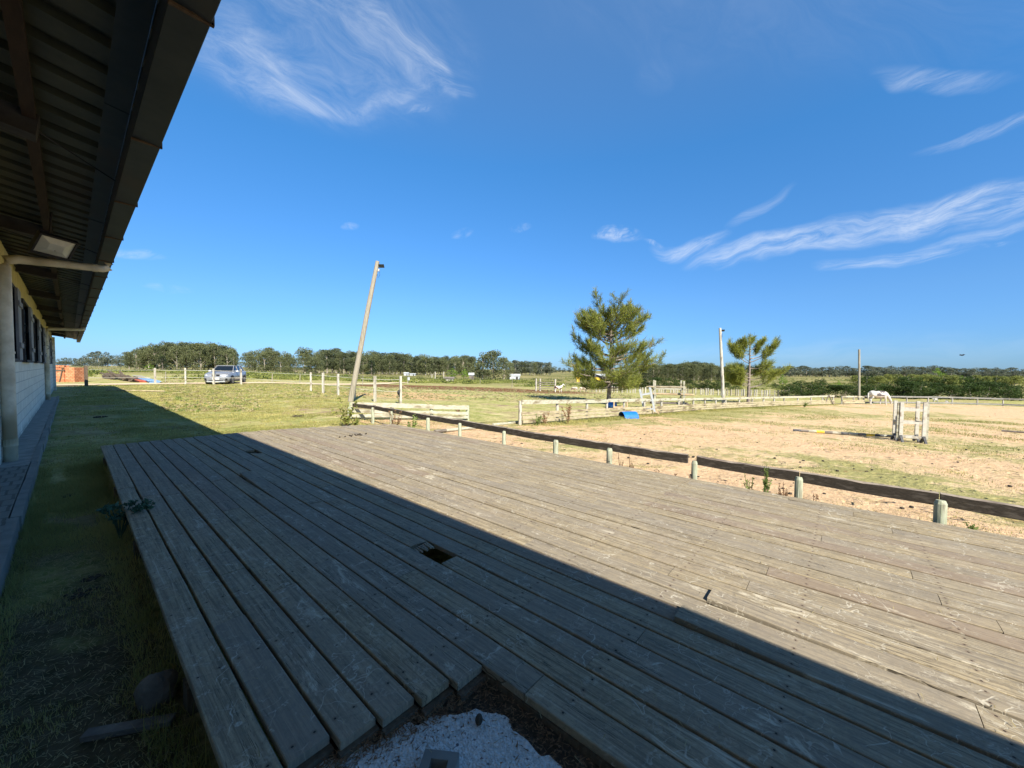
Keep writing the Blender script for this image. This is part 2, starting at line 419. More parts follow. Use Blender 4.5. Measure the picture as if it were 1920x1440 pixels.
M['pave'] = material('brick_and_concrete_paving', pavefn, .85, .2, 0, (.6, .01))
M['kerb'] = varied('pale_concrete_kerb', (.16, .155, .14), (.23, .225, .205), 5, (.24, .23, .20), bump=(.4, .01))


def terrfn(q, co, bs):
    s = q.n('ShaderNodeSeparateXYZ'); q.set(s.inputs[0], co); x, y = s.outputs[0], s.outputs[1]
    n_f = q.noise(co, 9, 6, .7); n_m = q.noise(co, 1.3, 5, .62, .4); n_l = q.noise(co, .22, 4, .55, .5); n_xl = q.noise(co, .03, 4, .6, .6)
    green = q.mix(q.mr(n_f, .3, .7), (.17, .19, .045), (.44, .43, .15))
    dry = q.mix(q.mr(n_f, .3, .7), (.38, .33, .13), (.62, .54, .27))
    col = q.mix(q.mr(q.math('ADD', q.math('MULTIPLY', n_m, .6), q.math('MULTIPLY', n_l, .4)), .42, .60), green, dry)
    dirt = q.mix(q.mr(n_f, .3, .7), (.24, .17, .10), (.40, .30, .19))
    col = q.mix(q.math('MULTIPLY', q.mr(n_l, .51, .62), q.mr(n_m, .42, .56)), col, dirt)
    # dark droppings and clods
    col = q.mix(q.mr(q.noise(co, 3.1, 5, .8, .8), .60, .68, 0, .7), col, (.12, .095, .04))
    spk = q.mr(q.noise(co, 4.5, 5, .85, .4), .50, .60)
    col = q.mix(q.math('MULTIPLY', spk, .55), col, (.15, .135, .05))
    col = q.mix(q.mr(q.noise(co, .6, 4, .7, .8), .55, .65, 0, .6), col, (.60, .50, .27))
    # wide field far away: olive, tan and green sweeps
    d = q.math('ADD', q.math('MULTIPLY', x, .7545), q.math('MULTIPLY', y, .656))
    farc = q.mix(q.mr(q.noise(q.mapv(co, rot=(0, 0, R(-49)), sc=(1, 3, 1)), .018, 5, .6, .5), .35, .65), (.13, .14, .045), (.30, .25, .11))
    farc = q.mix(q.mr(q.noise(co, .11, 5, .7, .6), .48, .60), farc, (.085, .105, .03)); farc = q.mix(q.mr(q.noise(co, .5, 5, .75, .6), .45, .62, 0, .7), farc, (.34, .29, .12))
    col = q.mix(q.mr(d, 50, 100), col, farc)
    # trodden orange brown soil behind the rope fence
    for (px, py, rx, ry) in ((730, 742, 5.5, 3.0), (800, 739, 4.5, 2.6), (870, 728, 11, 8), (985, 733, 10, 6), (765, 725, 9, 8)):
        p = at(px, py)
        u = q.math('DIVIDE', q.math('SUBTRACT', q.math('ADD', q.math('MULTIPLY', x, .656), q.math('MULTIPLY', y, -.7545)), .656 * p.x - .7545 * p.y), rx)
        w = q.math('DIVIDE', q.math('SUBTRACT', q.math('ADD', q.math('MULTIPLY', x, .7545), q.math('MULTIPLY', y, .656)), .7545 * p.x + .656 * p.y), ry)
        m = q.mr(q.math('ADD', q.math('ADD', q.math('MULTIPLY', u, u), q.math('MULTIPLY', w, w)), q.math('MULTIPLY', q.math('ADD', n_m, n_f), .9)), 1.95, 1.35)
        soil = q.mix(q.mr(n_f, .42, .56), (.30, .17, .08), (.07, .025, .010)) if py < 736 else (.50, .34, .17)
        col = q.mix(q.math('MULTIPLY', m, .95), col, soil)
    # bare dark earth beside the deck, near the eye
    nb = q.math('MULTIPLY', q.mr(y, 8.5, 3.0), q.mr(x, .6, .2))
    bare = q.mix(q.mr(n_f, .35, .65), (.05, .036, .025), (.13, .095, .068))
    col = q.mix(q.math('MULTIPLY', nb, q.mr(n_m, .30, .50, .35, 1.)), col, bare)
    # worn sunny strip under the roof edge is greener
    lw = q.math('MULTIPLY', q.mr(y, 60, 30), q.mr(x, 5.5, 3.5))
    col = q.mix(q.math('MULTIPLY', lw, .12), col, (.16, .20, .04))
    return col, q.math('ADD', n_f, q.math('MULTIPLY', n_m, 2.))
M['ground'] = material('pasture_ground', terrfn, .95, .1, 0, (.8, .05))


def arenafn(q, co, bs):
    n_f = q.noise(co, 11, 6, .75); n_m = q.noise(co, 1.5, 6, .68, .6); n_l = q.noise(co, .16, 4, .6, .6); n_g = q.noise(co, 3.4, 6, .75, .5)
    s = q.n('ShaderNodeSeparateXYZ'); q.set(s.inputs[0], co); x, y = s.outputs[0], s.outputs[1]
    sand = q.mix(q.mr(n_f, .3, .7), (.52, .335, .185), (.74, .52, .32))
    sand = q.mix(q.mr(n_l, .4, .65, 0, .5), sand, (.60, .50, .28))
    green = q.mix(q.mr(n_f, .3, .7), (.16, .18, .045), (.38, .36, .13))
    edge = q.mr(q.math('ADD', q.math('MULTIPLY', y, 1), q.math('MULTIPLY', x, .12)), 5.0, 9.5, 0, .08)
    gm = q.mr(q.math('ADD', q.math('ADD', q.math('MULTIPLY', n_l, .45), q.math('MULTIPLY', n_m, .30)), q.math('ADD', q.math('MULTIPLY', n_g, .25), edge)), .512, .575)
    col = q.mix(q.math('MULTIPLY', gm, .8), sand, green)
    red = q.math('MULTIPLY', q.mr(n_m, .56, .64), q.mr(n_g, .5, .6))
    col = q.mix(q.math('MULTIPLY', red, .5), col, (.24, .12, .06))
    vh = q.n('ShaderNodeTexVoronoi'); q.set(vh.inputs['Vector'], q.vm('ADD', co, q.scalev(q.noise(co, 2.5, 2, .5, out=1), .35))); vh.inputs['Scale'].default_value = 2.6
    hoof = q.math('MULTIPLY', q.mr(vh.outputs['Distance'], .26, .14), q.mr(n_m, .40, .52))
    col = q.mix(q.math('MULTIPLY', hoof, .30), col, (.30, .19, .10))
    clod = q.mr(q.noise(co, 5.2, 4, .8, 1.), .69, .73)
    col = q.mix(q.math('MULTIPLY', clod, .8), col, (.14, .085, .045))
    return col, q.math('SUBTRACT', q.math('ADD', q.math('MULTIPLY', n_f, 1.), q.math('MULTIPLY', n_m, 3.)), q.math('MULTIPLY', hoof, 1.2))
M['arena'] = material('sandy_arena_ground', arenafn, .95, .1, 0, (.9, .05))
M['road'] = varied('pale_dirt_road', (.55, .42, .27), (.70, .56, .38), 1.2, (.36, .33, .15), rough=.95, bump=(.5, .03))
M['soil'] = varied('dark_leaf_litter', (.045, .030, .018), (.12, .085, .055), 45, (.075, .05, .035), bump=(1., .02))


def gravelfn(q, co, bs):
    vo = q.n('ShaderNodeTexVoronoi'); q.set(vo.inputs['Vector'], co); vo.inputs['Scale'].default_value = 110
    n = q.noise(co, 60, 3, .7)
    sp = q.mr(q.noise(co, 42, 2, .6), .64, .70)
    col = q.mix(q.mr(n, .3, .7), (.48, .475, .45), (.72, .71, .68))
    col = q.mix(sp, col, (.16, .15, .16))
    col = q.mix(q.mr(q.noise(co, 6, 5, .7), .6, .72, 0, .8), col, (.22, .20, .19))
    return col, q.math('ADD', vo.outputs['Distance'], n)
M['gravel'] = material('white_chipped_stone', gravelfn, .85, .25, 0, (.9, .008))


def leafmat(name, dark, light, brown=None, trans=.3):
    m = bpy.data.materials.new(name); m.use_nodes = True; t = m.node_tree; t.nodes.clear(); q = NB(t)
    v = attr(q); oi = q.n('ShaderNodeObjectInfo')
    co = q.n('ShaderNodeTexCoord').outputs['Object']
    f = q.math('ADD', q.math('MULTIPLY', v, .75), q.math('MULTIPLY', oi.outputs['Random'], .25))
    col = q.mix(f, dark, light)
    if brown: col = q.mix(q.mr(q.noise(co, 1.1, 3, .6), .60, .68, 0, .6), col, brown)
    d = q.n('ShaderNodeBsdfPrincipled'); q.set(d.inputs['Base Color'], col); d.inputs['Roughness'].default_value = .65; d.inputs['Specular IOR Level'].default_value = .25
    tr = q.n('ShaderNodeBsdfTranslucent'); q.set(tr.inputs[0], q.mix(.5, col, light))
    mx = q.n('ShaderNodeMixShader'); mx.inputs[0].default_value = trans
    t.links.new(d.outputs[0], mx.inputs[1]); t.links.new(tr.outputs[0], mx.inputs[2])
    o = q.n('ShaderNodeOutputMaterial'); t.links.new(mx.outputs[0], o.inputs[0])
    return m
M['gum'] = leafmat('gum_leaves', (.040, .054, .022), (.21, .225, .10))
M['gumdark'] = leafmat('dark_gum_leaves', (.030, .042, .022), (.15, .168, .08))
M['farleaf'] = leafmat('distant_leaves', (.065, .082, .060), (.17, .19, .125))
M['conifer'] = leafmat('dark_conifer_leaves', (.012, .022, .012), (.04, .06, .022))
M['bright'] = leafmat('bright_green_leaves', (.08, .15, .015), (.24, .36, .045))
M['hedge'] = leafmat('hedge_leaves', (.014, .030, .007), (.065, .105, .020))
M['scrub'] = leafmat('scrub_leaves', (.07, .10, .018), (.33, .34, .09))
M['needle'] = leafmat('pine_needles', (.030, .055, .012), (.36, .38, .07), (.28, .17, .06), .3)
M['grass'] = leafmat('short_grass', (.09, .13, .022), (.60, .52, .20), None, .35)
M['drygrass'] = leafmat('dry_grass_blades', (.22, .17, .08), (.50, .44, .24), None, .3)
M['weed'] = leafmat('weed_leaves', (.08, .12, .03), (.26, .32, .09), None, .3)
M['brownweed'] = leafmat('dry_brown_weed', (.14, .07, .04), (.34, .22, .12), None, .25)
M['fern'] = leafmat('blue_green_leaves', (.03, .07, .04), (.08, .15, .09), None, .2)


def cards(centers, size, rng, normal_up=0.0, aspect=1.0):
    """one small leaf-like quad at each centre, random facing"""
    n = len(centers)
    a = rng.normal(size=(n, 3)); a[:, 2] *= (1 - normal_up); a /= np.linalg.norm(a, axis=1)[:, None]
    r = rng.normal(size=(n, 3)); u = np.cross(a, r); u /= np.linalg.norm(u, axis=1)[:, None]; w = np.cross(a, u)
    s = (size * rng.uniform(.6, 1.4, n))[:, None]
    V = np.empty((n, 4, 3)); c = np.asarray(centers)
    V[:, 0] = c - u * s * aspect; V[:, 1] = c - w * s * .55; V[:, 2] = c + u * s * aspect; V[:, 3] = c + w * s * .55
    return V.reshape(-1, 3)


def quads_mesh(name, V, vals, mat):
    n = len(V) // 4
    me = bpy.data.meshes.new(name)
    me.vertices.add(len(V)); me.vertices.foreach_set('co', V.astype(np.float32).ravel())
    me.loops.add(n * 4); me.loops.foreach_set('vertex_index', np.arange(n * 4, dtype=np.int32))
    me.polygons.add(n); me.polygons.foreach_set('loop_start', np.arange(0, n * 4, 4, dtype=np.int32))
    me.update(calc_edges=True); me.validate()
    a = me.attributes.new('v', 'FLOAT', 'FACE'); a.data.foreach_set('value', np.clip(vals, 0, 1).astype(np.float32))
    me.materials.append(mat)
    return me


def tris_mesh(name, V, vals, mat):
    n = len(V) // 3
    me = bpy.data.meshes.new(name)
    me.vertices.add(len(V)); me.vertices.foreach_set('co', V.astype(np.float32).ravel())
    me.loops.add(n * 3); me.loops.foreach_set('vertex_index', np.arange(n * 3, dtype=np.int32))
    me.polygons.add(n); me.polygons.foreach_set('loop_start', np.arange(0, n * 3, 3, dtype=np.int32))
    me.update(calc_edges=True); me.validate()
    a = me.attributes.new('v', 'FLOAT', 'FACE'); a.data.foreach_set('value', np.clip(vals, 0, 1).astype(np.float32))
    me.materials.append(mat)
    return me


def link(name, me, parent=None):
    o = bpy.data.objects.new(name, me); C.objects.link(o)
    if parent is not None: o.parent = parent
    return o


# ================================================================== STRUCTURE: ground
def grid_obj(name, xs, ys, zf, mat):
    V = [(x, y, zf(x, y)) for y in ys for x in xs]; nx = len(xs)
    F = [(j * nx + i, j * nx + i + 1, (j + 1) * nx + i + 1, (j + 1) * nx + i) for j in range(len(ys) - 1) for i in range(nx - 1)]
    me = bpy.data.meshes.new(name); me.from_pydata(V, [], F); me.materials.append(mat)
    me.polygons.foreach_set('use_smooth', [True] * len(F)); me.update()
    o = bpy.data.objects.new(name, me); C.objects.link(o); o['kind'] = 'structure'
    return o


def spaced(lo, a, bb, hi, step, g=1.28):
    mid = list(np.arange(a, bb + 1e-6, step)); out = []; s = step; x = bb
    while x < hi: s *= g; x += s; out.append(min(x, hi))
    pre = []; s = step; x = a
    while x > lo: s *= g; x -= s; pre.append(max(x, lo))
    return pre[::-1] + mid + out


def tz(x, y):
    z = T(x, y)
    if not (-.6 < x < 5.6 and y < 9.5):
        far = min(1.0, max(0.0, (math.hypot(x, y) - 9) / 20))
        z += (noise.noise(Vector((x * .35, y * .35, 0))) * .05) * far
    else:
        z += noise.noise(Vector((x * 3, y * 3, 0))) * .012 if x < .5 else 0
    if inside_arena(x, y): z = T(x, y) - .05
    return z


fence_px = [(975, 797), (1045, 791), (1100, 786), (1170, 780.5), (1240, 775.5), (1300, 770.5), (1360, 766.5), (1410, 764), (1470, 761), (1520, 759.5), (1562, 758.5), (1600, 757.5), (1619, 757)]
FENCE = [at(*p) for p in fence_px]
RF_px = [(1619, 757), (1660, 757), (1700, 757.2), (1740, 757.6), (1785, 758.2), (1832, 759.5), (1880, 761), (1925, 763), (1985, 766)]
RFENCE = [at(*p) for p in RF_px]
NEARX = [(5.64, 11.47), (5.72, 10.19), (5.62, 9.07), (5.44, 7.22), (5.39, 6.07), (5.27, 4.71), (5.20, 3.52), (5.22, 2.58), (5.21, 1.41), (5.19, .35), (5.12, -.67), (5.02, -2.1), (4.98, -3.6), (4.95, -5.2)]
POLY = [(x + .1, y) for x, y in NEARX] + [(5.0, -40), (95, -45)] + [(p.x, p.y) for p in reversed(RFENCE)] + [(p.x, p.y) for p in reversed(FENCE)] + [(8.3, 9.1)]


def inside_arena(x, y):
    c = False; n = len(POLY)
    for i in range(n):
        x1, y1 = POLY[i]; x2, y2 = POLY[(i + 1) % n]
        if (y1 > y) != (y2 > y) and x < (x2 - x1) * (y - y1) / (y2 - y1) + x1: c = not c
    return c


terrain = grid_obj('ground', spaced(-1500, -12, 90, 3200, .75), spaced(-400, -30, 70, 3200, .75), tz, M['ground'])


def polyline_at(P, t):
    L = [0.]
    for i in range(len(P) - 1): L.append(L[-1] + math.dist(P[i][:2], P[i + 1][:2]))
    d = t * L[-1]
    for i in range(len(P) - 1):
        if d <= L[i + 1] or i == len(P) - 2:
            k = (d - L[i]) / (L[i + 1] - L[i]); return tuple(P[i][j] + (P[i + 1][j] - P[i][j]) * k for j in (0, 1))


def arena():
    near = [(x - .25, y) for x, y in NEARX] + [(4.7, -12), (4.7, -40)]
    farp = [(6.2, 11.6), (8.3, 9.9)] + [(p.x, p.y + .25) for p in FENCE] + [(p.x + .4, p.y) for p in RFENCE[1:]] + [(95, -45)]
    V = []; F = []; nu, nv = 150, 110
    for i in range(nu):
        tn = (i / (nu - 1)) ** 1.6
        a = polyline_at(near, tn); c = polyline_at(farp, (i / (nu - 1)) ** 1.1)
        for j in range(nv):
            k = (j / (nv - 1)) ** 1.8
            x = a[0] + (c[0] - a[0]) * k; y = a[1] + (c[1] - a[1]) * k
            z = T(x, y) + noise.noise(Vector((x * 1.3, y * 1.3, 3))) * .022 + noise.noise(Vector((x * .3, y * .3, 9))) * .03 * min(1, k * 8) - (.02 if j == nv - 1 else 0)
            V.append((x, y, z))
    for i in range(nu - 1):
        for j in range(nv - 1): F.append((i * nv + j, (i + 1) * nv + j, (i + 1) * nv + j + 1, i * nv + j + 1))
    me = bpy.data.meshes.new('sand_arena'); me.from_pydata(V, [], F); me.materials.append(M['arena'])
    me.polygons.foreach_set('use_smooth', [True] * len(F)); me.update()
    o = bpy.data.objects.new('sand_arena', me); C.objects.link(o); o['kind'] = 'structure'
arena()


def road():
    V = []; F = []; pts = [(-30, 47), (-12, 46.5), (-3, 45), (2, 44.5), (6, 43.8), (10, 43), (14, 42), (19, 43), (26, 48), (36, 57), (60, 80)]
    n = 90
    for i in range(n):
        p = polyline_at(pts, i / (n - 1)); w = 1.7 + .7 * noise.noise(Vector((i * .4, 0, 0)))
        for j in range(6):
            k = j / 5 - .5; y = p[1] + k * 2 * w + noise.noise(Vector((i * .5, j, 5))) * .25
            V.append((p[0], y, T(p[0], y) + .06 + .02 * (1 - abs(k) * 2)))
    for i in range(n - 1):
        for j in range(5): F.append((i * 6 + j, (i + 1) * 6 + j, (i + 1) * 6 + j + 1, i * 6 + j + 1))
    me = bpy.data.meshes.new('dirt_road'); me.from_pydata(V, [], F); me.materials.append(M['road']); me.update()
    o = bpy.data.objects.new('dirt_road', me); C.objects.link(o); o['kind'] = 'structure'
road()

# ================================================================== DECK
rnd = random.Random(7)
DZ = E0 - 1.30
def at_z(px, py, z):
    d = ray(px, py); t = (z - E0) / d.z; return d * t
PITCH = .1456
edges = [.295, .436] + [.436 + PITCH * k for k in range(1, 32)]
def board_of(x):
    for i in range(len(edges) - 1):
        if edges[i] <= x < edges[i + 1]: return i
    return None
fixed = {}          # board index -> [(y, lift)]
for px, py, lift in ((432, 1163, 0), (765, 1075, 0), (1115, 1231, 0), (1205, 1187, 0), (690, 913, 0), (345, 908, 0), (425, 957, 0), (985, 1300, 0), (1275, 1147, .022), (1330, 1120, .026), (470, 888, .03),
                     (925, 1033, 0), (1405, 1092, 0), (1440, 1068, 0), (590, 1060, 0), (1245, 925, 0), (1290, 905, 0), (1100, 960, 0), (1600, 965, 0), (1540, 1010, 0), (1010, 905, 0), (1160, 905, 0)):
    p = at_z(px, py, DZ); i = board_of(p.x)
    if i is not None: fixed.setdefault(i, []).append((p.y, lift))
deck = empty('wooden_deck', (0, 0, 0), 'large low deck of weathered grey boards, half in the shadow of the roof', 'deck')


def yend(x):
    return 9.04 - max(0, x - 2.2) ** 1.5 * .24
pit_end = {1: 1.336, 2: 1.283, 3: 1.25, 4: 1.21, 5: 1.165}
hole = at_z(822, 1035, DZ)
hole_i = board_of(hole.x)
hole2 = at_z(466, 847, DZ); hole2_i = board_of(hole2.x)
bd = MB()


def add_board(i, y0, y1, lift=0., jag0=False, jag1=False):
    """one board from y0 to y1; lift raises the y1 end"""
    g = .0058 if edges[i] < 2.2 else .0072
    xa = edges[i] + g * rnd.uniform(.6, 1.4); xb = edges[i + 1] - g * rnd.uniform(.6, 1.4)
    th = .030; zt = DZ + rnd.uniform(-.0025, .0025); v = rnd.random()
    n = max(2, int((y1 - y0) / .35)); V = []; F = []
    c = .003; bow = rnd.uniform(-.003, .003)
    for k in range(n + 1):
        t = k / n; y = y0 + (y1 - y0) * t
        z = zt + math.sin(t * math.pi) * bow
        if lift: z += lift * max(0, 1 - (y1 - y) / 1.1) ** 1.5
        s = rnd.uniform(-.0012, .0012)
        for (dx, dz) in ((xa, -th), (xa, -c), (xa + c, 0), ((xa + xb) / 2, .0012), (xb - c, 0), (xb, -c), (xb, -th)):
            yy = y
            if jag1 and k == n: yy += rnd.uniform(-.09, .05) - (.1 if dx > (xa + xb) / 2 else 0)
            if jag0 and k == 0: yy += rnd.uniform(-.03, .06)
            V.append((dx + s, yy, z + dz + s))
    m = 7
    for k in range(n):
        for j in range(m): F.append((k * m + j, k * m + (j + 1) % m, (k + 1) * m + (j + 1) % m, (k + 1) * m + j))
    F.append(tuple(range(m))); F.append(tuple(n * m + j for j in range(m - 1, -1, -1)))
    bd.add(V, F, 0, v)


for i in range(len(edges) - 1):
    xm = (edges[i] + edges[i + 1]) / 2
    ye = yend(xm) + rnd.uniform(-.02, .02); ys = -5.0
    if i in pit_end: ys = pit_end[i]
    fx = sorted(fixed.get(i, [])); js = []
    if fx: js = list(fx)
    y = js[-1][0] if js else ys + rnd.uniform(.6, 3.6)
    while y + 1.8 < ye:
        if not js or y > js[-1][0]: js.append((y, 0))
        y += rnd.choice((2.4, 3.0, 3.6, 3.3)) * rnd.uniform(.9, 1.05)
    y = js[0][0]
    while y - 2.4 > ys:
        y -= rnd.choice((2.4, 3.0, 3.6)); js.insert(0, (y, 0))
    js = [(a, l) for a, l in js if ys + .12 < a < ye - .3]
    cuts = [(ys, 0)] + js + [(ye, 0)]
    for (a, _), (c_, l) in zip(cuts[:-1], cuts[1:]):
        g = .0016
        segs = [(a + g, c_ - g, l, False, False)]
        if i == hole_i and a < 2.2 < c_:
            segs = [(a + g, 2.005, 0, False, False), (2.33, c_ - g, l, True, False)]
        if i == hole2_i and a < hole2.y < c_:
            segs = [(a + g, hole2.y - .16, 0, False, True), (hole2.y + .12, c_ - g, l, True, False)]
        for s_ in segs:
            if s_[1] > s_[0]: add_board(i, *s_)
bd.build('deck_boards', M['deck'], deck)
# frame under the boards
fr = MB()
for y in np.arange(-4.8, 8.8, .62):
    lim = 4.75 if y < 8 else 3.2
    if y < 1.15: fr.beam((1.19, y, DZ - .095), (lim, y, DZ - .095), .05, .10); fr.beam((.33, y, DZ - .095), (.42, y, DZ - .095), .05, .10)
    else: fr.beam((.33, y, DZ - .095), (lim, y, DZ - .095), .05, .10)
fr.build('deck_joists', M['greywood'], deck)
pr = MB()
pr.box((1.176, -1.9, DZ - .065), (.028, 6.1, .065))
for (a, c_) in zip([1, 2, 3, 4, 5], [1.30, 1.25, 1.21, 1.17, 1.125]): pr.box(((edges[a] + edges[a + 1]) / 2, c_ + .030, DZ - .056), (PITCH * .99, .025, .045))
pr.build('pit_edging', M['dark_post'], deck)
# post stubs carrying the outer edge
for y in (.2, 2.2, 4.3, 6.4, 8.6):
    s_ = MB(); s_.box((.36, y, .05), (.10, .10, .14)); s_.build('stub_post', M['dark_post'], deck)
sp = MB()   # splintered end beside the hole
for k in range(7):
    x = edges[hole_i] + .015 + k * .018; L = rnd.uniform(.03, .12)
    sp.beam((x, 2.33, DZ - .012 + k * .002), (x + rnd.uniform(-.01, .01), 2.33 - L, DZ - .012 + rnd.uniform(-.012, .012)), .013, .01, 0, rnd.random())
sp.build('splintered_end', M['deck'], deck)
nails = MB()
# ---- pit floor
pit = MB()
V = []; F = []; n = 26
for j in range(n):
    for i in range(n):
        x = .40 + .80 * i / (n - 1); y = -1.2 + 2.6 * j / (n - 1)
        edge = min(x - .40, 1.17 - x, (1.34 - (x - .43) * .25) - y)
        z = DZ - .070 + max(0, .05 - max(0, edge)) * .35 + noise.noise(Vector((x * 20, y * 20, 0))) * .005
        V.append((x, y, z))
for j in range(n - 1):
    for i in range(n - 1): F.append((j * n + i, j * n + i + 1, (j + 1) * n + i + 1, (j + 1) * n + i))
pit.add(V, F)
o = pit.build('soil_litter', M['soil'], smooth=True); o['kind'] = 'structure'
gv = MB(); gpx = [(500, 1470), (600, 1428), (660, 1404), (720, 1380), (760, 1362), (810, 1350), (850, 1340), (900, 1336), (930, 1334), (955, 1348), (962, 1372), (985, 1392), (1020, 1412), (1050, 1440), (1090, 1480)]
out = [at_z(a_, c_, DZ - .058) for a_, c_ in gpx]
fine_ = []
for p, q in zip(out[:-1], out[1:]):
    for k in range(6):
        v_ = p.lerp(q, k / 6); w_ = noise.noise(Vector((v_.x * 22, v_.y * 22, 2))) * .022; fine_.append((v_.x + w_, v_.y + w_, DZ - .056))
V = fine_ + [(1.02, -.9, DZ - .056), (.46, -.9, DZ - .056)]; F = [tuple(range(len(V)))[::-1]]
gv.add(V, F); o = gv.build('white_gravel', M['gravel']); o['kind'] = 'structure'
rng = np.random.default_rng(3)
gp = MB()
for k in range(1100):
    x = rng.uniform(.50, 1.0); y = rng.uniform(-.1, 1.02 - (x - .45) * .25)
    s = rng.uniform(.002, .0045); gp.box((x, y, DZ - .056), (s * 2, s * 1.5, s), rng.uniform(0, 3), 0, .5)
o = gp.build('gravel_chips', M['gravel']); tag(o, 'loose white stone chips strewn over the floor of the deck pit', 'gravel', kind='stuff')
def litter(name, n, area, mat, L=(.01, .05), w=.002, zf=None, label='', cat='', seed=1, lift=.012):
    r = np.random.default_rng(seed); V = np.empty((n, 3, 3)); vals = r.random(n)
    for k in range(n):
        x, y = area(r); z = (zf(x, y) if zf else 0) + r.uniform(.001, lift)
        a = r.uniform(0, 6.28); l = r.uniform(*L); ww = w * r.uniform(.6, 1.6)
        dx, dy = math.cos(a) * l, math.sin(a) * l
        V[k] = [(x - dy / l * ww, y + dx / l * ww, z), (x + dy / l * ww, y - dx / l * ww, z), (x + dx, y + dy, z + r.uniform(-.2, .5) * l)]
    o = link(name, tris_mesh(name, V.reshape(-1, 3), vals, mat)); tag(o, label, cat, kind='stuff'); return o
def pit_area(r):
    while True:
        x = r.uniform(.45, 1.15); y = r.uniform(-.5, 1.3)
        if y > 1.34 - (x - .43) * .25: continue
        e = min(x - .45, 1.15 - x, 1.30 - (x - .43) * .25 - y)
        if r.random() < math.exp(-max(e, 0) / .07): return x, y
litter('leaf_litter', 5000, pit_area, M['brownweed'], (.006, .03), .0025, lambda x, y: DZ - .066 + max(0, .05 - max(0, min(x - .45, 1.15 - x, 1.30 - (x - .43) * .25 - y))) * .35, 'dry brown leaf litter piled along the walls of the deck pit', 'leaf litter', 5)
blk = MB(); p = at_z(808, 1440, DZ - .03)
a0 = R(35)
for (cx, cy, sx, sy) in ((0, .045, .13, .03), (0, -.045, .13, .03), (.05, 0, .03, .06), (-.05, 0, .03, .06)):
    Rm = Matrix.Rotation(a0, 3, 'Z'); blk.box(Vector((p.x, p.y - .03, DZ - .045)) + Rm @ Vector((cx, cy, 0)), (sx, sy, .06), a0)
o = blk.build('hollow_post_base', M['kerb']); tag(o, 'square grey hollow post base standing in the white gravel of the deck pit', 'post base')
dg = MB()
def clump(mb, c, r, seed, n=9):
    q = random.Random(seed)
    for k in range(n * 4):
        mb.sphere((c[0] + q.gauss(0, r * .5), c[1] + q.gauss(0, r * .5), c[2] + q.uniform(0, r * .2)), (r * q.uniform(.10, .28), r * q.uniform(.10, .28), r * q.uniform(.08, .2)), 7, 5)
p = at_z(898, 1354, DZ - .05); dg.sphere((p.x, p.y, DZ - .04), (.016, .014, .022), 8, 6)
o = dg.build('pine_cone', M['dung']); tag(o, 'small dark pine cone standing on the edge of the white gravel', 'pine cone')

# ================================================================== PAVING AND BUILDING
WX = -.66
pv = MB(); pv.box(((WX - .397) / 2, 10.0, .075), (abs(-.397 - WX), 32.2, .15)); o = pv.build('walkway', M['pave']); o['kind'] = 'structure'
kb = MB(); y = -6.
rk = random.Random(3)
while y < 26.0:
    L = rk.uniform(.8, 1.1); kb.box((-.362 + rk.uniform(-.008, .008), y + L / 2, .072), (.065, L - .012, .16 + rk.uniform(-.008, .008)), rk.uniform(-.008, .008)); y += L
o = kb.build('kerb', M['kerb']); o['kind'] = 'structure'

bld = empty('stable_building', (WX, 0, 0), 'long low stable of white painted blocks with dark shutters and a deep roof overhang', 'building')
bld.location = (0, 0, 0)
BY0, BY1 = -8.0, 36.5
wins = [(2.2, 3.7), (6.3, 7.9), (10.3, 11.95), (13.2, 15.6), (17.2, 19.6), (21.0, 23.4), (26.2, 28.6), (30.0, 32.5)]
wl = MB()
zb, zt_, ztop = 1.60, 2.95, 3.45
tw = .15
wl.box((WX - tw / 2, (BY0 + BY1) / 2, zb / 2), (tw, BY1 - BY0, zb))
yy = BY0
for a, c_ in wins + [(BY1, BY1)]:
    if a > yy: wl.box((WX - tw / 2, (a + yy) / 2, (zb + zt_) / 2), (tw, a - yy, zt_ - zb))
    yy = c_
wl.box((WX - 4.6, BY1 - tw / 2, 1.6), (7.9, tw, 3.2)); wl.box((WX - 4.6, BY0 + tw / 2, 1.6), (7.9, tw, 3.2)); wl.box((WX - 8.6, (BY0 + BY1) / 2, 1.5), (tw, BY1 - BY0, 3.0))
wl.build('wall', M['wall'], bld)
bn = MB(); bn.box((WX - tw / 2 + .006, (BY0 + BY1) / 2, (zt_ + ztop) / 2), (tw, BY1 - BY0, ztop - zt_)); bn.build('wall_band', M['band'], bld)
inn = MB(); inn.box((WX - 3.0, (BY0 + BY1) / 2, 1.6), (.1, BY1 - BY0 - .5, 3.1)); inn.box((WX - 1.6, (BY0 + BY1) / 2, .01), (2.8, BY1 - BY0 - .5, .02)); inn.build('inner_wall', M['darkframe'], bld)
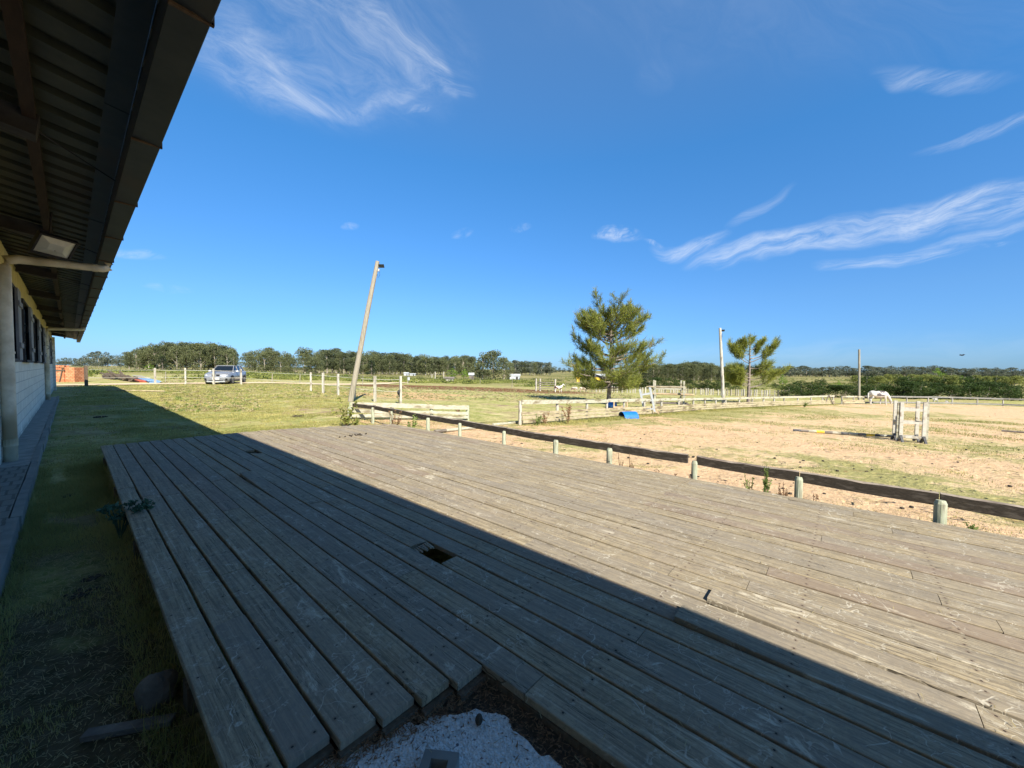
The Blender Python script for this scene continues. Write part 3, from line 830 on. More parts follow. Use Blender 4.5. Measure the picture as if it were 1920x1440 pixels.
for k, (a, c_) in enumerate(wins):
    f = MB(); t = .05
    f.box((WX + .006, a + t / 2, (zb + zt_) / 2), (.09, t, zt_ - zb)); f.box((WX + .006, c_ - t / 2, (zb + zt_) / 2), (.09, t, zt_ - zb))
    f.box((WX + .006, (a + c_) / 2, zt_ - t / 2), (.09, c_ - a - 2 * t, t)); f.box((WX + .012, (a + c_) / 2, zb + t / 2), (.12, c_ - a - 2 * t, t))
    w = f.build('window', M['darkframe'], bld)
    g = MB(); m_ = a + (c_ - a) * (.55 if k != 3 else .62)
    for j in range(3):
        L = (c_ - t - m_) / 3; g.box((WX + .065, m_ + L * (j + .5), (zb + zt_) / 2 + .01 * (j % 2)), (.035, L - .008, zt_ - zb - .06), None, 0, .1 * j)
    for zz in (zb + .3, zt_ - .3): g.box((WX + .092, (m_ + c_ - t) / 2, zz), (.02, c_ - t - m_ - .02, .09))
    sh = g.build('shutter', M['shutter'], w)
    h = MB(); h.tube([(WX + .10, c_ - .16, 2.3), (WX + .16, c_ - .14, 2.27), (WX + .16, c_ - .12, 2.18), (WX + .10, c_ - .12, 2.14)], .008, 6); h.build('handle', M['black'], sh) if k != 1 else None; h = MB(); h.tube([(WX + .09, c_ - .08, 1.98), (WX + .09, c_ + .12, 1.98)], .012, 6)
    h.build('bolt', M['black'], w)


def gz(y): return 3.27 - (y - 9) * .0055      # gutter line falls gently away
def gx(y): return .49
rf = MB(); V = []; F = []
# ribbed sheet: ribs run across the eaves
sheet_y = []
y = BY0 - .4
while y < BY1 + 1.6:
    sheet_y += [(y, 0), (y + .17, 0), (y + .185, -.05), (y + .285, -.05), (y + .30, 0)]; y += .32
xs = [.38, -.7, -2.2, -4.9]
def rz(x, y): return gz(y) + .13 + (.38 - x) * .17
for (yy, dz) in sheet_y:
    for x in xs: V.append((x, yy, rz(x, yy) - dz * 1.0))
nn = len(xs)
for j in range(len(sheet_y) - 1):
    for i in range(nn - 1): F.append((j * nn + i, j * nn + i + 1, (j + 1) * nn + i + 1, (j + 1) * nn + i))
rf.add(V, F)
o_ = len(V)
# back slope, plain
rf.box((-7.1, (BY0 + BY1) / 2, 3.55), (4.6, BY1 - BY0 + 2, .03), Matrix.Rotation(R(-9.6), 3, 'Y').transposed().transposed())
rf.build('roof', M['galv'], bld)
pu = MB()
for x in (-.16,): 
    P = [(x, yy, rz(x, yy) - .055) for yy in (BY0, 9, 22, BY1 + 1.4)]
    for p, q_ in zip(P[:-1], P[1:]): pu.beam(p, q_, .07, .09)
pu.build('purlin', M['beam'], bld)
_d1 = ray(50, 243); _d2 = ray(50, 437); _y1 = _d1.y / _d1.z * 1.80; _y2 = _d2.y / _d2.z * 1.78; RST = _y2 - _y1; yr = _y1 - 4 * RST; print('rafters', _y1, _y2)
while yr < BY1 + 1:
    rb = MB(); rb.beam((-.63, yr, rz(-.63, yr) - .14), (-.12, yr, rz(-.12, yr) - .13), .16, .16); rb.build('rafter', M['darkframe'], bld); 
    tr_ = MB(); tr_.tube([(-.14, yr + .05, rz(-.14, yr) - .12), (.33, yr + .65, gz(yr) + .06)], .007, 6); tr_.build('tie_rod', M['black'], bld)
    yr += RST
# box gutter in lapped lengths
y = -6.35 + 0.0; jy = [2.42 + 1.62 * k - 1.62 * 6 for k in range(30)]
for k in range(len(jy) - 1):
    a, c_ = jy[k], jy[k + 1]
    if a > BY1 + 1.0: break
    c_ = min(c_, BY1 + 1.5)
    g = MB(); off = .004 * (k % 2)
    ym = (a + c_) / 2
    za, zc = gz(a) - off, gz(c_) - off
    w0, w1 = .34, .49; t = .004
    def slab(x0, z0, x1, z1, tk=.004):
        g.add([(x0, a, z0 + za), (x1, a, z1 + za), (x1 + tk, a, z1 + za + tk), (x0 + tk, a, z0 + za + tk), (x0, c_, z0 + zc), (x1, c_, z1 + zc), (x1 + tk, c_, z1 + zc + tk), (x0 + tk, c_, z0 + zc + tk)],
              [(0, 1, 2, 3), (7, 6, 5, 4), (0, 4, 5, 1), (1, 5, 6, 2), (2, 6, 7, 3), (3, 7, 4, 0)])
    slab(w0, -.06, w1, -.075); slab(w1, -.075, w1 + .012, .085); slab(w0, -.06, w0, .10); slab(.20, .118, w0 - .01, .10)
    gp_ = g.build('gutter_length', M['gutter'], bld)
    r_ = MB(); r_.box(((w0 + w1) / 2 + .003, c_ - .006, (zc) - .072), (w1 - w0 + .018, .020, .012)); r_.box((w1 + .010, c_ - .006, zc + .005), (.012, .020, .165)); r_.build('joint_strip', M['rust'], gp_)
# pipes
for yp in (9.1, 24.1, -3.):
    g = MB(); r = .07; xw = WX + .075; zt2 = gz(yp) - .20
    g.tube([(xw, yp, .15), (xw, yp, 1.0), (xw, yp, 2.2), (xw, yp, zt2 - .12), (xw + .03, yp, zt2 - .03), (xw + .13, yp, zt2), (xw + .55, yp, zt2 + .02), (gx(yp) - .10, yp, zt2 + .035), (gx(yp) - .04, yp, zt2 + .06), (gx(yp) - .035, yp, zt2 + .13)], [r, r, r, r, r, .062, .055, .055, .055, .055], 14)
    dp = g.build('downpipe', M['pvc'], bld, smooth=True)
    for zz in (.42,): 
        c2 = MB(); c2.tube([(xw, yp, zz - .05), (xw, yp, zz + .05)], r + .006, 14); c2.build('pipe_collar', M['pvc'], dp); c2 = MB(); c2.tube([(gx(yp) - .22, yp, zt2 + .03), (gx(yp) - .16, yp, zt2 + .033)], .062, 12); c2.build('pipe_collar', M['pvc'], dp)
    c3 = MB(); c3.tube([(xw, yp, 1.705), (xw, yp, 1.735)], r + .008, 14); c3.build('pipe_strap', M['pvc'], dp)
pl2 = MB(); pl2.box((WX + .06, BY1 - .6, 1.6), (.12, .3, 3.2)); pl2.build('corner_pillar', M['wall'], bld)
# floodlight under the eaves
fl = empty('floodlight', (-.31, 6.3, 0), 'black floodlight with a pale glass hanging under the eaves by the cream downpipe', 'floodlight')
fl.location = (0, 0, 0)
c0 = ray(103, 463); c0 = c0 / c0.y * 7.6; fc = Vector((c0.x, c0.y, c0.z + E0))
nrm = (Vector((.30, -.62, -.55))).normalized(); xa = Vector((1, .25, -.25)); xa = (xa - nrm * xa.dot(nrm)).normalized(); ya = nrm.cross(xa)
Mx = Matrix((xa, ya, nrm)).transposed()
g = MB(); g.box(fc - nrm * .03, (.36, .28, .05), Mx); g.box(fc - nrm * .075, (.30, .22, .04), Mx)
for s in (-1, 1): g.box(fc + xa * .17 * s + nrm * .004, (.022, .28, .02), Mx); g.box(fc + ya * .13 * s + nrm * .004, (.318, .022, .02), Mx)
g.build('housing', M['black'], fl)
g = MB(); hw, hh = .157, .117
q8 = [fc + xa * a * hw + ya * c * hh + nrm * .0 for a, c in ((-1, -1), (1, -1), (1, 1), (-1, 1))] + [fc + xa * a * .07 + ya * c * .045 - nrm * .0 + nrm * .03 for a, c in ((-1, -1), (1, -1), (1, 1), (-1, 1))]
g.add(q8, [(4, 5, 6, 7), (0, 1, 5, 4), (1, 2, 6, 5), (2, 3, 7, 6), (3, 0, 4, 7)]); g.build('reflector_glass', M['lens'], fl)
g = MB(); g.tube([fc - nrm * .08, fc - nrm * .12 + Vector((0, 0, .05)), Vector((fc.x - .02, fc.y, rz(fc.x, fc.y) - .02))], .012, 6); g.build('bracket', M['black'], fl)
g = MB(); g.tube([(fc.x, fc.y, fc.z - .05), (fc.x - .1, fc.y + .1, fc.z + .05), (WX + .02, fc.y + .3, 3.25)], .006, 5); g.build('cable', M['black'], fl)

# ================================================================== FENCES
def plank(mb, p, q, w, h, sag=0., seed=0, mi=0):
    r = random.Random(seed); n = 4; p = Vector(p); q = Vector(q)
    prev = None
    for k in range(n):
        a = p.lerp(q, k / n); c = p.lerp(q, (k + 1) / n)
        mb.beam(a, c, w, h, mi, r.random())
near = empty('arena_rail_fence', (5.3, 3, 0), 'low dark wooden rail on short greenish posts along the right side of the deck', 'fence'); near.location = (0, 0, 0)
RT = E0 - 1.10
rr = random.Random(5)
for k, (x, y) in enumerate(NEARX):
    g = MB(); h = RT - .028 + rr.uniform(-.008, .006); r = .040 + rr.uniform(-.004, .006); lean = rr.uniform(-.02, .02)
    z0 = T(x, y) - .1
    g.tube([(x - .055, y, z0), (x - .055 + lean * .3, y, (z0 + h) / 2), (x - .055 + lean * .3, y, h - .03), (x - .052 + lean * .3, y, h)], [r, r * .97, r * .95, r * .7], 12)
    g.build('post', M['post'], near, smooth=False)
for k in range(len(NEARX) - 1):
    (x0, y0), (x1, y1) = NEARX[k], NEARX[k + 1]
    g = MB(); V = []; F = []; n = 8; r = random.Random(k + 40); gap = .004
    dz0, dz1 = r.uniform(-.006, .006), r.uniform(-.006, .006)
    if k == 7: y1 += .10
    for j in range(n + 1):
        t = j / n; x = x0 + (x1 - x0) * t; y = y0 + (y1 - y0) * (gap + t * (1 - 2 * gap)); zt2 = RT + .022 + dz0 + (dz1 - dz0) * t - .006 * math.sin(t * math.pi)
        ch = r.uniform(0, .012) if r.random() < .4 else 0
        th = .108
        V += [(x, y, zt2 - th), (x, y, zt2 - ch), (x + .045, y, zt2 + .006 - ch * .3), (x + .045, y, zt2 - th)]
    for j in range(n):
        for i in range(4): F.append((j * 4 + i, (j + 1) * 4 + i, (j + 1) * 4 + (i + 1) % 4, j * 4 + (i + 1) % 4))
    F.append((0, 1, 2, 3)); F.append((n * 4 + 3, n * 4 + 2, n * 4 + 1, n * 4))
    g.add(V, F); g.m = [1 if (i % 4 == 1 and i < n * 4) else 0 for i in range(len(g.f))]
    g.build('rail', [M['rail'], M['rail_top']], near)


def board_fence(name, pts, h, label, seed, top=M['white_paint'], low=M['cream_board'], inward=(0, -1), lowh=(.14, .15), posth=None, postmat=M['pale_post'], skip_top=()):
    f = empty(name, pts[0], label, 'fence'); f.location = (0, 0, 0)
    r = random.Random(seed); iv = Vector((inward[0], inward[1], 0)).normalized()
    Hs = h if isinstance(h, list) else [h] * len(pts)
    for k in range(len(pts)):
        p = Vector(pts[k]); g = MB(); hh = Hs[k] - .02 + r.uniform(-.015, .02)
        g.tube([p + Vector((0, 0, -.1)), p + Vector((r.uniform(-.02, .02), r.uniform(-.02, .02), hh))], [.06, .055], 8); g.build('post', postmat, f)
    for k in range(len(pts) - 1):
        p = Vector(pts[k]) + iv * .075; q = Vector(pts[k + 1]) + iv * .075
        if k not in skip_top:
            g = MB(); plank(g, p + Vector((0, 0, Hs[k] - .07 + r.uniform(-.015, .015))), q + Vector((0, 0, Hs[k + 1] - .07 + r.uniform(-.015, .015))), .035, .145, 0, seed + k); g.build('top_rail', top, f)
        z = .06
        for j, lh in enumerate(lowh):
            g = MB(); o2 = iv * (.03 * (len(lowh) - 1 - j) + r.uniform(0, .012))
            tilt = r.uniform(-.03, .03)
            plank(g, p + o2 + Vector((0, 0, z + lh / 2 + tilt * .5)), q + o2 + Vector((0, 0, z + lh / 2 - tilt * .5)), .035, lh - .03, 0, seed + k * 7 + j); g.build('base_board', low, f); z += lh
    return f


A = Vector((5.66, 11.45, T(5.7, 11.4))); B = at(877, 788)
ptsL = [A.lerp(B, t) for t in (0, .32, .66, 1.0)]
for p in ptsL: p.z = T(p.x, p.y)
board_fence('gate_side_fence', ptsL, .53, 'short white board fence running from the leaning pole to the arena gap', 11, M['white_paint'], M['white_paint'], (-.55, -.83), (.13, .13), postmat=M['post'])
FH = .80
topf_ = lambda x: float(np.interp(x, [975, 1240, 1400, 1500, 1600], [750.5, 746.8, 744.5, 742.3, 740.5]))
FP = []; FHs = []
hs_ = [zpix(p, topf_(px[0])) for p, px in zip(FENCE, fence_px)]
print('fence heights', [round(h, 2) for h in hs_])
for k0, (p, q) in enumerate(zip(FENCE[:-3], FENCE[1:-2])):
    n = max(1, round((q - p).length / 1.9))
    for k in range(n): t = p.lerp(q, k / n); t.z = T(t.x, t.y); FP.append(t); FHs.append(hs_[k0] + (hs_[k0 + 1] - hs_[k0]) * k / n)
FP.append(FENCE[-3]); FHs.append(hs_[-3])
board_fence('arena_board_fence', FP, FHs, 'long white board fence along the far side of the arena, in front of the pine', 21, inward=(-.1, -1), lowh=(.13, .14, .13))
P3 = [at(x, 757.6) for x in (1578, 1600, 1619)]
board_fence('corner_board_fence', P3, FH, 'short white board fence standing in front of the distant bare light pole', 31, inward=(-.6, -.8), lowh=(.17, .2))
P4 = []
for p, q in zip(RFENCE[:-1], RFENCE[1:]):
    t = p.copy(); t.z = T(t.x, t.y); P4.append(t)
    if (q - p).length > 4: t = p.lerp(q, .5); t.z = T(t.x, t.y); P4.append(t)
P4.append(RFENCE[-1])
board_fence('right_board_fence', P4, FH, 'grey white rail fence behind the grazing horse, in front of the dark hedge', 41, M['kerb'], M['kerb'], (-1, .1), (.18,))
# gap A-frame
g = MB()
p = at(1548, 759); q = at(1562, 759)
af = empty('trestle', p, 'dark wooden trestle leaning in the gap of the far arena fence', 'trestle'); 
w = (q - p)
for a, c_, nme in (((-.1, 0, 0), (.35, 0, .95), 0), ((.95, 0, 0), (.35, 0, .95), 0), ((-.55, 0, .9), (-.1, 0, .45), 0)):
    g = MB(); d = w.normalized(); g.tube([d * a[0] + Vector((0, 0, a[2])), d * c_[0] + Vector((0, 0, c_[2]))], .045, 6); g.build('strut', M['greywood'], af)

# rope fence
rp = empty('rope_fence', (8, 35, 0), 'rope fence on pale square posts across the lawn in front of the car', 'fence'); rp.location = (0, 0, 0)
rposts = [(291, 690, 720.5), (348, 690, 721), (401, 691, 721.5), (452, 692, 721.5), (583, 698, 733.5), (606, 699, 738), (634, 701, 741), (665, 703, 748), (703, 705, 753), (751, 705, 758)]
tops = []
for i, (px, t_, b_) in enumerate(rposts):
    p = at(px, b_); h = zpix(p, t_); g = MB(); w_ = .11 if i < 9 else .10
    g.box((p.x, p.y, p.z + h / 2 - .1), (w_, w_, h + .2), .3 + i); g.build('post', M['pale_post'], rp); tops.append((p, h))
pd = at(162, 724.5); hd = zpix(pd, 686)
seq = [(pd, hd - .1)] + [(p, h) for p, h in tops]
def rope(mb, p, q, z0, z1, sag, r):
    pts = []
    for k in range(9):
        t = k / 8; v = p.lerp(q, t); pts.append((v.x, v.y, p.z + z0 + (q.z + z1 - p.z - z0) * t - sag * 4 * t * (1 - t)))
    mb.tube(pts, r, 5)
for lev in (.12, .55):
    for (p, h), (q, h2) in zip(seq[:-1], seq[1:]):
        if lev == .55 and p is not seq[0][0] and h < 1: continue
        g = MB(); rope(g, p, q, h - h * lev, h2 - h2 * lev, .03, .010); g.build('rope', M['rope'], rp)
p9, h9 = tops[-1]
g = MB(); q = at(805, 759); pts = [(p9.x, p9.y, p9.z + h9 * .72), (q.x, q.y, q.z + .02)]; g.tube(pts, .012, 5); g.build('rope', M['ochre'], rp)
# dark thing hung on the last post
sk = MB(); c = p9 + Vector((-.08, .02, h9 * .42)); sk.sphere(c, (.10, .06, .13), 8, 6); sk.sphere(c + Vector((.03, 0, -.12)), (.05, .04, .12), 8, 6); sk.tube([c + Vector((-.06, 0, -.1)), c + Vector((-.04, 0, -.35)), c + Vector((.02, 0, -.62))], .012, 5)
o = sk.build('halter_bag', M['black'], smooth=True); tag(o, 'dark bag hanging on the last rope fence post behind the short white fence', 'bag')
g = MB(); g.box((pd.x, pd.y, pd.z + hd / 2 - .1), (.16, .16, hd + .2), .2); o = g.build('corner_post', M['dark_post'], None); tag(o, 'dark brown square post at the shadow end beside the brick pile', 'post')

# ================================================================== POLES
def lamp_pole(px, base, topx, topy, r0, r1, label, depth=None, lamp=True, mat='pole'):
    p = at(px, base); 
    c = MW.transposed() @ Vector((p.x, p.y, p.z - E0)); dep = -c.z
    d = ray(topx, topy); d = d / d.dot(FWD) * (dep * (1.0)); top = Vector((d.x, d.y, d.z + E0))
    e = empty('light_pole', p, label, 'light pole'); L = top - p; g = MB()
    g.tube([Vector((0, 0, -.3)), L * .33 + Vector((.03, 0, 0)), L * .66, L], [r0, r0 * .9, (r0 + r1) / 2, r1], 10); g.build('pole', M[mat], e)
    if lamp:
        rt = (MW @ Vector((1, 0, 0))); s = L.length / 7.
        b0 = L * .955
        g = MB(); g.beam(b0 + rt * .05, b0 + rt * .18 * s + Vector((0, 0, .03)), .03, .03); g.build('lamp_arm', M['gutter'], e)
        g = MB(); Rm = Matrix.Rotation(R(-40), 3, FWD) @ MW; g.box(b0 + rt * .25 * s + Vector((0, 0, .08)), (.26 * s, .04, .17 * s), Matrix.Rotation(R(35), 3, rt) @ Matrix((rt, FWD, Vector((0, 0, 1)))).transposed()); g.build('lamp_head', M['gutter'], e)
        g = MB(); g.box(b0 + rt * .10 * s - Vector((0, 0, .12 * s)), (.08 * s, .07, .11 * s)); g.build('junction_box', M['metalwhite'], e)
        g = MB(); g.tube([b0 + rt * .16 - Vector((0, 0, .1)), b0 + rt * .17 - Vector((0, 0, .38)), b0 + rt * .08 - Vector((0, 0, .5)), b0 + rt * .04 - Vector((0, 0, .3))], .008, 5); g.build('cable', M['black'], e)
    return e
lamp_pole(655, 753, 708, 490, .135, .095, 'tall leaning wooden light pole beside the end of the deck')
lamp_pole(1357, 766, 1350, 615, .115, .085, 'grey light pole beside the small forked pine behind the far fence', mat='pale_post')
lamp_pole(1611, 750, 1611, 655, .12, .10, 'slim distant pole rising in front of the dark hedge near the grazing horse', lamp=False)

# ================================================================== ARENA THINGS
# jump stand: open cage of four pale uprights pairs
js_ = empty('jump_stand', at(1703, 828), 'white peeling jump stand cage standing in the arena', 'jump stand', rz=R(-74))
JH = 1.32
def ladder_frame(root, y, w, seed, mat=M['stand_paint']):
    r = random.Random(seed)
    for s in (-1, 1):
        g = MB(); g.box((s * w / 2, y, .12 + (JH - .12) / 2 + r.uniform(-.02, .02)), (.09, .055, JH - .12)); g.build('upright', mat, root)
    for z in (.17, .66, 1.07):
        g = MB(); g.box((0, y + .004, z + r.uniform(-.02, .02)), (w - .09, .045, .075)); g.build('crossbar', mat, root)
ladder_frame(js_, -.22, .56, 1); ladder_frame(js_, .22, .56, 2); 
for s in (-1, 1):
    g = MB(); g.box((s * .28, 0, .66), (.07, .385, .07)); g.build('side_bar', M['white_paint'], js_)
    g = MB(); g.box((s * .355, -.20, .70), (.06, .05, JH - .16)); g.build('upright', M['white_paint'], js_)
    for y in (-.22, .22):
        g = MB(); g.beam((s * .28, y - .16, .0), (s * .28, y + .02, .24), .06, .06); g.beam((s * .28, y + .16, .0), (s * .28, y - .02, .24), .06, .06); g.build('foot', M['poleblack'], js_)
# striped pole
a = at(1487, 809); c_ = at(1690, 824); d = c_ - a; a.z += .05; c_.z = T(c_.x, c_.y) + .09
sp_ = MB(); n = 13; cols = [3, 2, 1, 0, 2, 1, 3, 1, 2, 0, 3, 1, 0, 2]
for k in range(n):
    p = a.lerp(c_, k / n); q = a.lerp(c_, (k + 1) / n); f0 = len(sp_.f); sp_.tube([p, q], .048, 10, cols[k])
cols3 = sp_
o = sp_.build('striped_jump_pole', [M['yellow'], M['white_paint'], M['greywood'], M['poleblack']]); tag(o, 'jump pole striped yellow, white and black lying on the sand by the jump stand', 'pole')
def ground_pole(name, x0, y0, x1, y1, r, mat, label, z=0.0, cat='pole'):
    p = at(x0, y0); q = at(x1, y1); g = MB(); p.z += r + z; q.z = T(q.x, q.y) + r + z
    m = p.lerp(q, .5); g.tube([p, m, q], [r, r * .95, r * .9], 9); o = g.build(name, mat); tag(o, label, cat); return o
ground_pole('white_pole', 924, 799, 1015, 790, .045, M['white_paint'], 'white pole lying on the sand just below the gap in the far fence')
ground_pole('white_pole', 834, 810, 905, 803, .042, M['white_paint'], 'white pole lying close behind the dark rail of the deck')
ground_pole('short_log', 815, 812, 836, 810, .045, M['greywood'], 'short grey log lying at the left end of the white pole behind the rail', cat='log')
ground_pole('dark_pole', 1878, 809.5, 1990, 818, .045, M['greywood'], 'dark grey pole lying in the grass at the right edge of the arena')
ground_pole('lawn_beam', 200, 733.5, 308, 735, .05, M['cream_board'], 'pale timber beam lying across the lawn at the edge of the shadow', cat='beam')
# blue half drum
def half_drum(name, px, py, L, r, ang, label, mat='blue'):
    p = at(px, py); g = MB(); V = []; F = []; n = 14
    for e in (-1, 1):
        for rad in (r, r - .02):
            for k in range(n + 1): t = math.pi * k / n; V.append((e * L / 2, math.cos(t) * rad, math.sin(t) * rad))
    m = n + 1
    for k in range(n):
        F.append((k, k + 1, 2 * m + k + 1, 2 * m + k)); F.append((m + k, 3 * m + k, 3 * m + k + 1, m + k + 1)); F.append((k, m + k, m + k + 1, k + 1)); F.append((2 * m + k, 2 * m + k + 1, 3 * m + k + 1, 3 * m + k))
    g.add(V, F); g.m = [1 if i % 4 == 1 else 0 for i in range(len(F))]
    o = g.build(name, [M[mat], M['bluedark']], None, smooth=False); o.location = p + Vector((0, 0, -.03)); o.rotation_euler = (0, 0, ang); tag(o, label, 'drum'); return o
half_drum('half_drum', 1178, 783.5, .72, .33, R(-35), 'bright blue plastic half drum lying hollow side down in the arena')
g = MB(); p = at(1147, 765); 
g.tube([(0, -.25, .2), (0, .25, .2)], .22, 14); o = g.build('barrel', [M['blue']]); o.location = p; tag(o, 'small dark blue barrel lying behind the white fence near the pine trunk', 'barrel')
bx = empty('wooden_crate', at(1160, 766), 'tan wooden frame crate behind the white fence beside the blue barrel', 'crate', rz=R(-45))
g = MB()
for sx in (-.42, .42):
    for sy in (-.3, .3): g.box((sx, sy, .28), (.07, .07, .56))
g.build('leg', M['ochre'], bx)
g = MB()
for sy in (-.3, .3): g.box((0, sy, .53), (.77, .05, .09)); g.box((0, sy, .12), (.77, .05, .08))
g.build('rail', M['ochre'], bx); g = MB(); g.box((0, 0, .60), (.95, .72, .04)); g.build('top_board', M['greywood'], bx)

# leaning jump stand against the far fence
ls = empty('leaning_jump_stand', at(1219, 777), 'white ladder shaped jump stand leaning against the far arena fence beside the blue drum', 'jump stand', rz=R(-70))
lean = Matrix.Rotation(R(-9), 3, 'Y')
for yy, tl in ((-.22, -8), (.18, -10)):
    Rm = Matrix.Rotation(R(tl - 3), 3, 'Y')
    for s in (-1, 1):
        g = MB(); g.box(Rm @ Vector((s * .26, yy, .78)), (.09, .06, 1.3), Rm); g.build('upright', M['metalwhite'], ls)
    for z in (.3, .75, 1.12):
        g = MB(); g.box(Rm @ Vector((0, yy, z)), (.43, .05, .08), Rm); g.build('crossbar', M['metalwhite'], ls)
for sx in (-.22, .28):
    g = MB(); g.beam((sx - .18, 0, 0), (sx, 0, .3), .06, .06); g.beam((sx + .18, 0, 0), (sx, 0, .3), .06, .06); g.build('foot', M['ochre'], ls)
# pole rack behind the fence
rk_ = empty('pole_rack', at(1252, 768), 'white four post rack stacked with wooden poles behind the far fence', 'rack', rz=R(-66))
for sx in (-.85, .85):
    for sy in (-.7, .7):
        g = MB(); g.box((sx, sy, .95), (.10, .10, 1.9)); g.build('upright', M['white_paint'], rk_)
for sx in (-.85, .85):
    for z in (.35, .95, 1.38): g = MB(); g.box((sx + .08, 0, z), (.05, 1.5, .08)); g.build('arm', M['white_paint'], rk_)
for sy in (-.7, .7): g = MB(); g.box((0, sy + .07, 1.38), (1.6, .045, .08)); g.build('crossbar', M['white_paint'], rk_)
# poles lying on it
e0 = rk_.location
Rz = Matrix.Rotation(R(-66), 3, 'Z')
for k, (x0, x1, sy, z, mt) in enumerate([(-1.35, 1.05, -.2, 1.47, 'cream_board'), (-1.2, .9, .05, 1.49, 'greywood'), (-1.1, 1.5, -.4, 1.03, 'ochre'), (-1.0, 1.4, .0, 1.03, 'greywood'), (-1.1, 1.3, .35, 1.03, 'white_paint'), (-1.1, 1.2, -.35, .43, 'greywood'), (-1.0, 1.1, 0, .43, 'greywood'), (-1.1, 1.2, .35, .43, 'dark_post')]):
    g = MB(); g.tube([e0 + Rz @ Vector((x0, sy, z)), e0 + Rz @ Vector((x1, sy, z + .01))], .05, 8)
    lab = ['cream', 'grey', 'tan', 'grey', 'white', 'dark grey', 'grey', 'dark brown'][k] + ' jump pole stored on the ' + ('top' if z > 1.3 else 'middle' if z > .9 else 'bottom') + ' arms of the white rack'
    if k == 6: lab = 'grey jump pole stored between two darker poles on the bottom arms of the white rack'
    o = g.build('stored_pole', M[mt]); tag(o, lab, 'pole', 'poles stored on the white rack')

# ================================================================== FAR FENCES
sf = empty('paddock_fence', (40, 10, 0), 'long paddock fence of many rough pale posts behind the pine', 'fence'); sf.location = (0, 0, 0)
rs = random.Random(9); px = 1118.; pts = []
while px < 1478:
    t = (px - 1118) / 360; p = at(px, 735.5 + 8.0 * min(1, t * 1.15)); h = zpix(p, p.z * 0 + 723.2 + 8.8 * min(1, t * 1.1) + rs.uniform(-1., 1.)); pts.append((p, h)); px += rs.choice((4.0, 5.5, 6.5, 9.5))
for i, (p, h) in enumerate(pts):
    g = MB(); g.box((p.x, p.y, p.z + h / 2 - .05), (.13 * rs.uniform(.7, 1.3), .1, h + .1), rs.uniform(0, 3)); g.build('post', M['pale_post'] if rs.random() < .8 else M['pole'], sf)
for lv in (.3, .6, .85):
    g = MB(); g.tube([(p.x, p.y, p.z + h * lv) for p, h in pts], .012, 4); g.build('wire', M['gutter'], sf)
gt = empty('paddock_gate', at(1022, 733), 'dark boarded gate left of the pinto horse in the far field', 'gate')
L0 = at(1005, 733) - at(1022, 733); L1 = at(1041, 733.5) - at(1022, 733)
g = MB()
for z in (.3, .6, .9, 1.15): g.beam(L0 * .9 + Vector((0, 0, z)), L1 + Vector((0, 0, z)), .05, .09)
g.build('gate_boards', M['greywood'], gt)
for v in (L0, L0 * .55, L1): g = MB(); g.tube([v + Vector((0, 0, -.1)), v + Vector((0, 0, 1.6))], .10, 7); g.build('gate_post', M['pale_post'], gt)
wf = empty('wire_fence', (20, 60, 0), 'thin wire fence with scattered posts across the scrub behind the car', 'fence'); wf.location = (0, 0, 0); pts = []
for px, b_, h in ((310, 716, 1.0), (510, 717, .9), (562, 717, .9), (680, 722, 1.2), (900, 722, 1.2), (960, 727, 1.2), (1060, 733, 1.1), (1100, 735, 1.1), (1110, 736, 1.0)):
    p = at(px, b_); g = MB(); g.tube([(p.x, p.y, p.z - .1), (p.x + .05, p.y, p.z + h)], .04, 6); g.build('post', M['pole'], wf); pts.append((p.x, p.y, p.z + h * .85))
g = MB(); g.tube(pts, .012, 4); g.build('wire', M['gutter'], wf)
for i, (px, t_, dp, lab) in enumerate(((810, 701, 120, 'shortest'), (816, 697, 110, 'tallest'), (832, 697, 120, 'rightmost'))):
    p = at_depth(px, dp); h = zpix(p, t_); g = MB(); g.tube([(0, 0, -.2), (0, 0, h)], .14, 7); o = g.build('field_post', M['pale_post']); o.location = p
    tag(o, lab + ' of three pale posts in the field left of the bright green tree', 'post', 'posts in the middle field')

# brick pile and timber heaps
def brickfn(q, co, bs):
    br = q.n('ShaderNodeTexBrick'); s = q.n('ShaderNodeSeparateXYZ'); q.set(s.inputs[0], co); cb = q.n('ShaderNodeCombineXYZ'); q.set(cb.inputs[0], q.math('ADD', s.outputs[0], s.outputs[1])); q.set(cb.inputs[1], s.outputs[2]); q.set(br.inputs['Vector'], cb.outputs[0])
    br.inputs['Scale'].default_value = 1; br.inputs['Brick Width'].default_value = .28; br.inputs['Row Height'].default_value = .14; br.inputs['Mortar Size'].default_value = .012
    br.inputs['Color1'].default_value = (.50, .17, .075, 1); br.inputs['Color2'].default_value = (.66, .30, .16, 1); br.inputs['Mortar'].default_value = (.16, .06, .035, 1)
    return br.outputs[0], br.outputs['Fac']
M['brick'] = material('orange_hollow_bricks', brickfn, .85, .2, 0, (.3, .01))
bp = at(112, 716); bk = empty('brick_stack', bp, 'long stack of orange hollow bricks beyond the end of the stable', 'bricks', rz=R(-42))
H = zpix(bp, 689)
g = MB(); r = random.Random(4); x = -2.2
while x < 1.0:
    w_ = r.uniform(.5, .8); hh = H * r.uniform(.93, 1.03); g.box((x + w_ / 2, r.uniform(-.04, .04), hh / 2), (w_ - .02, .9, hh)); x += w_
for k in range(12): g.box((r.uniform(-2, .9), r.uniform(-.2, .2), H + .1), (.28, .14, .16), r.uniform(0, 3))
g.build('stacked_bricks', M['brick'], bk)
g = MB(); g.beam((.45, -.5, 0), (.75, -.52, H * .95), .08, .08); g.beam((-1.5, -.5, H * .82), (.9, -.5, H * .80), .08, .1); g.build('prop_board', M['dark_post'], bk)
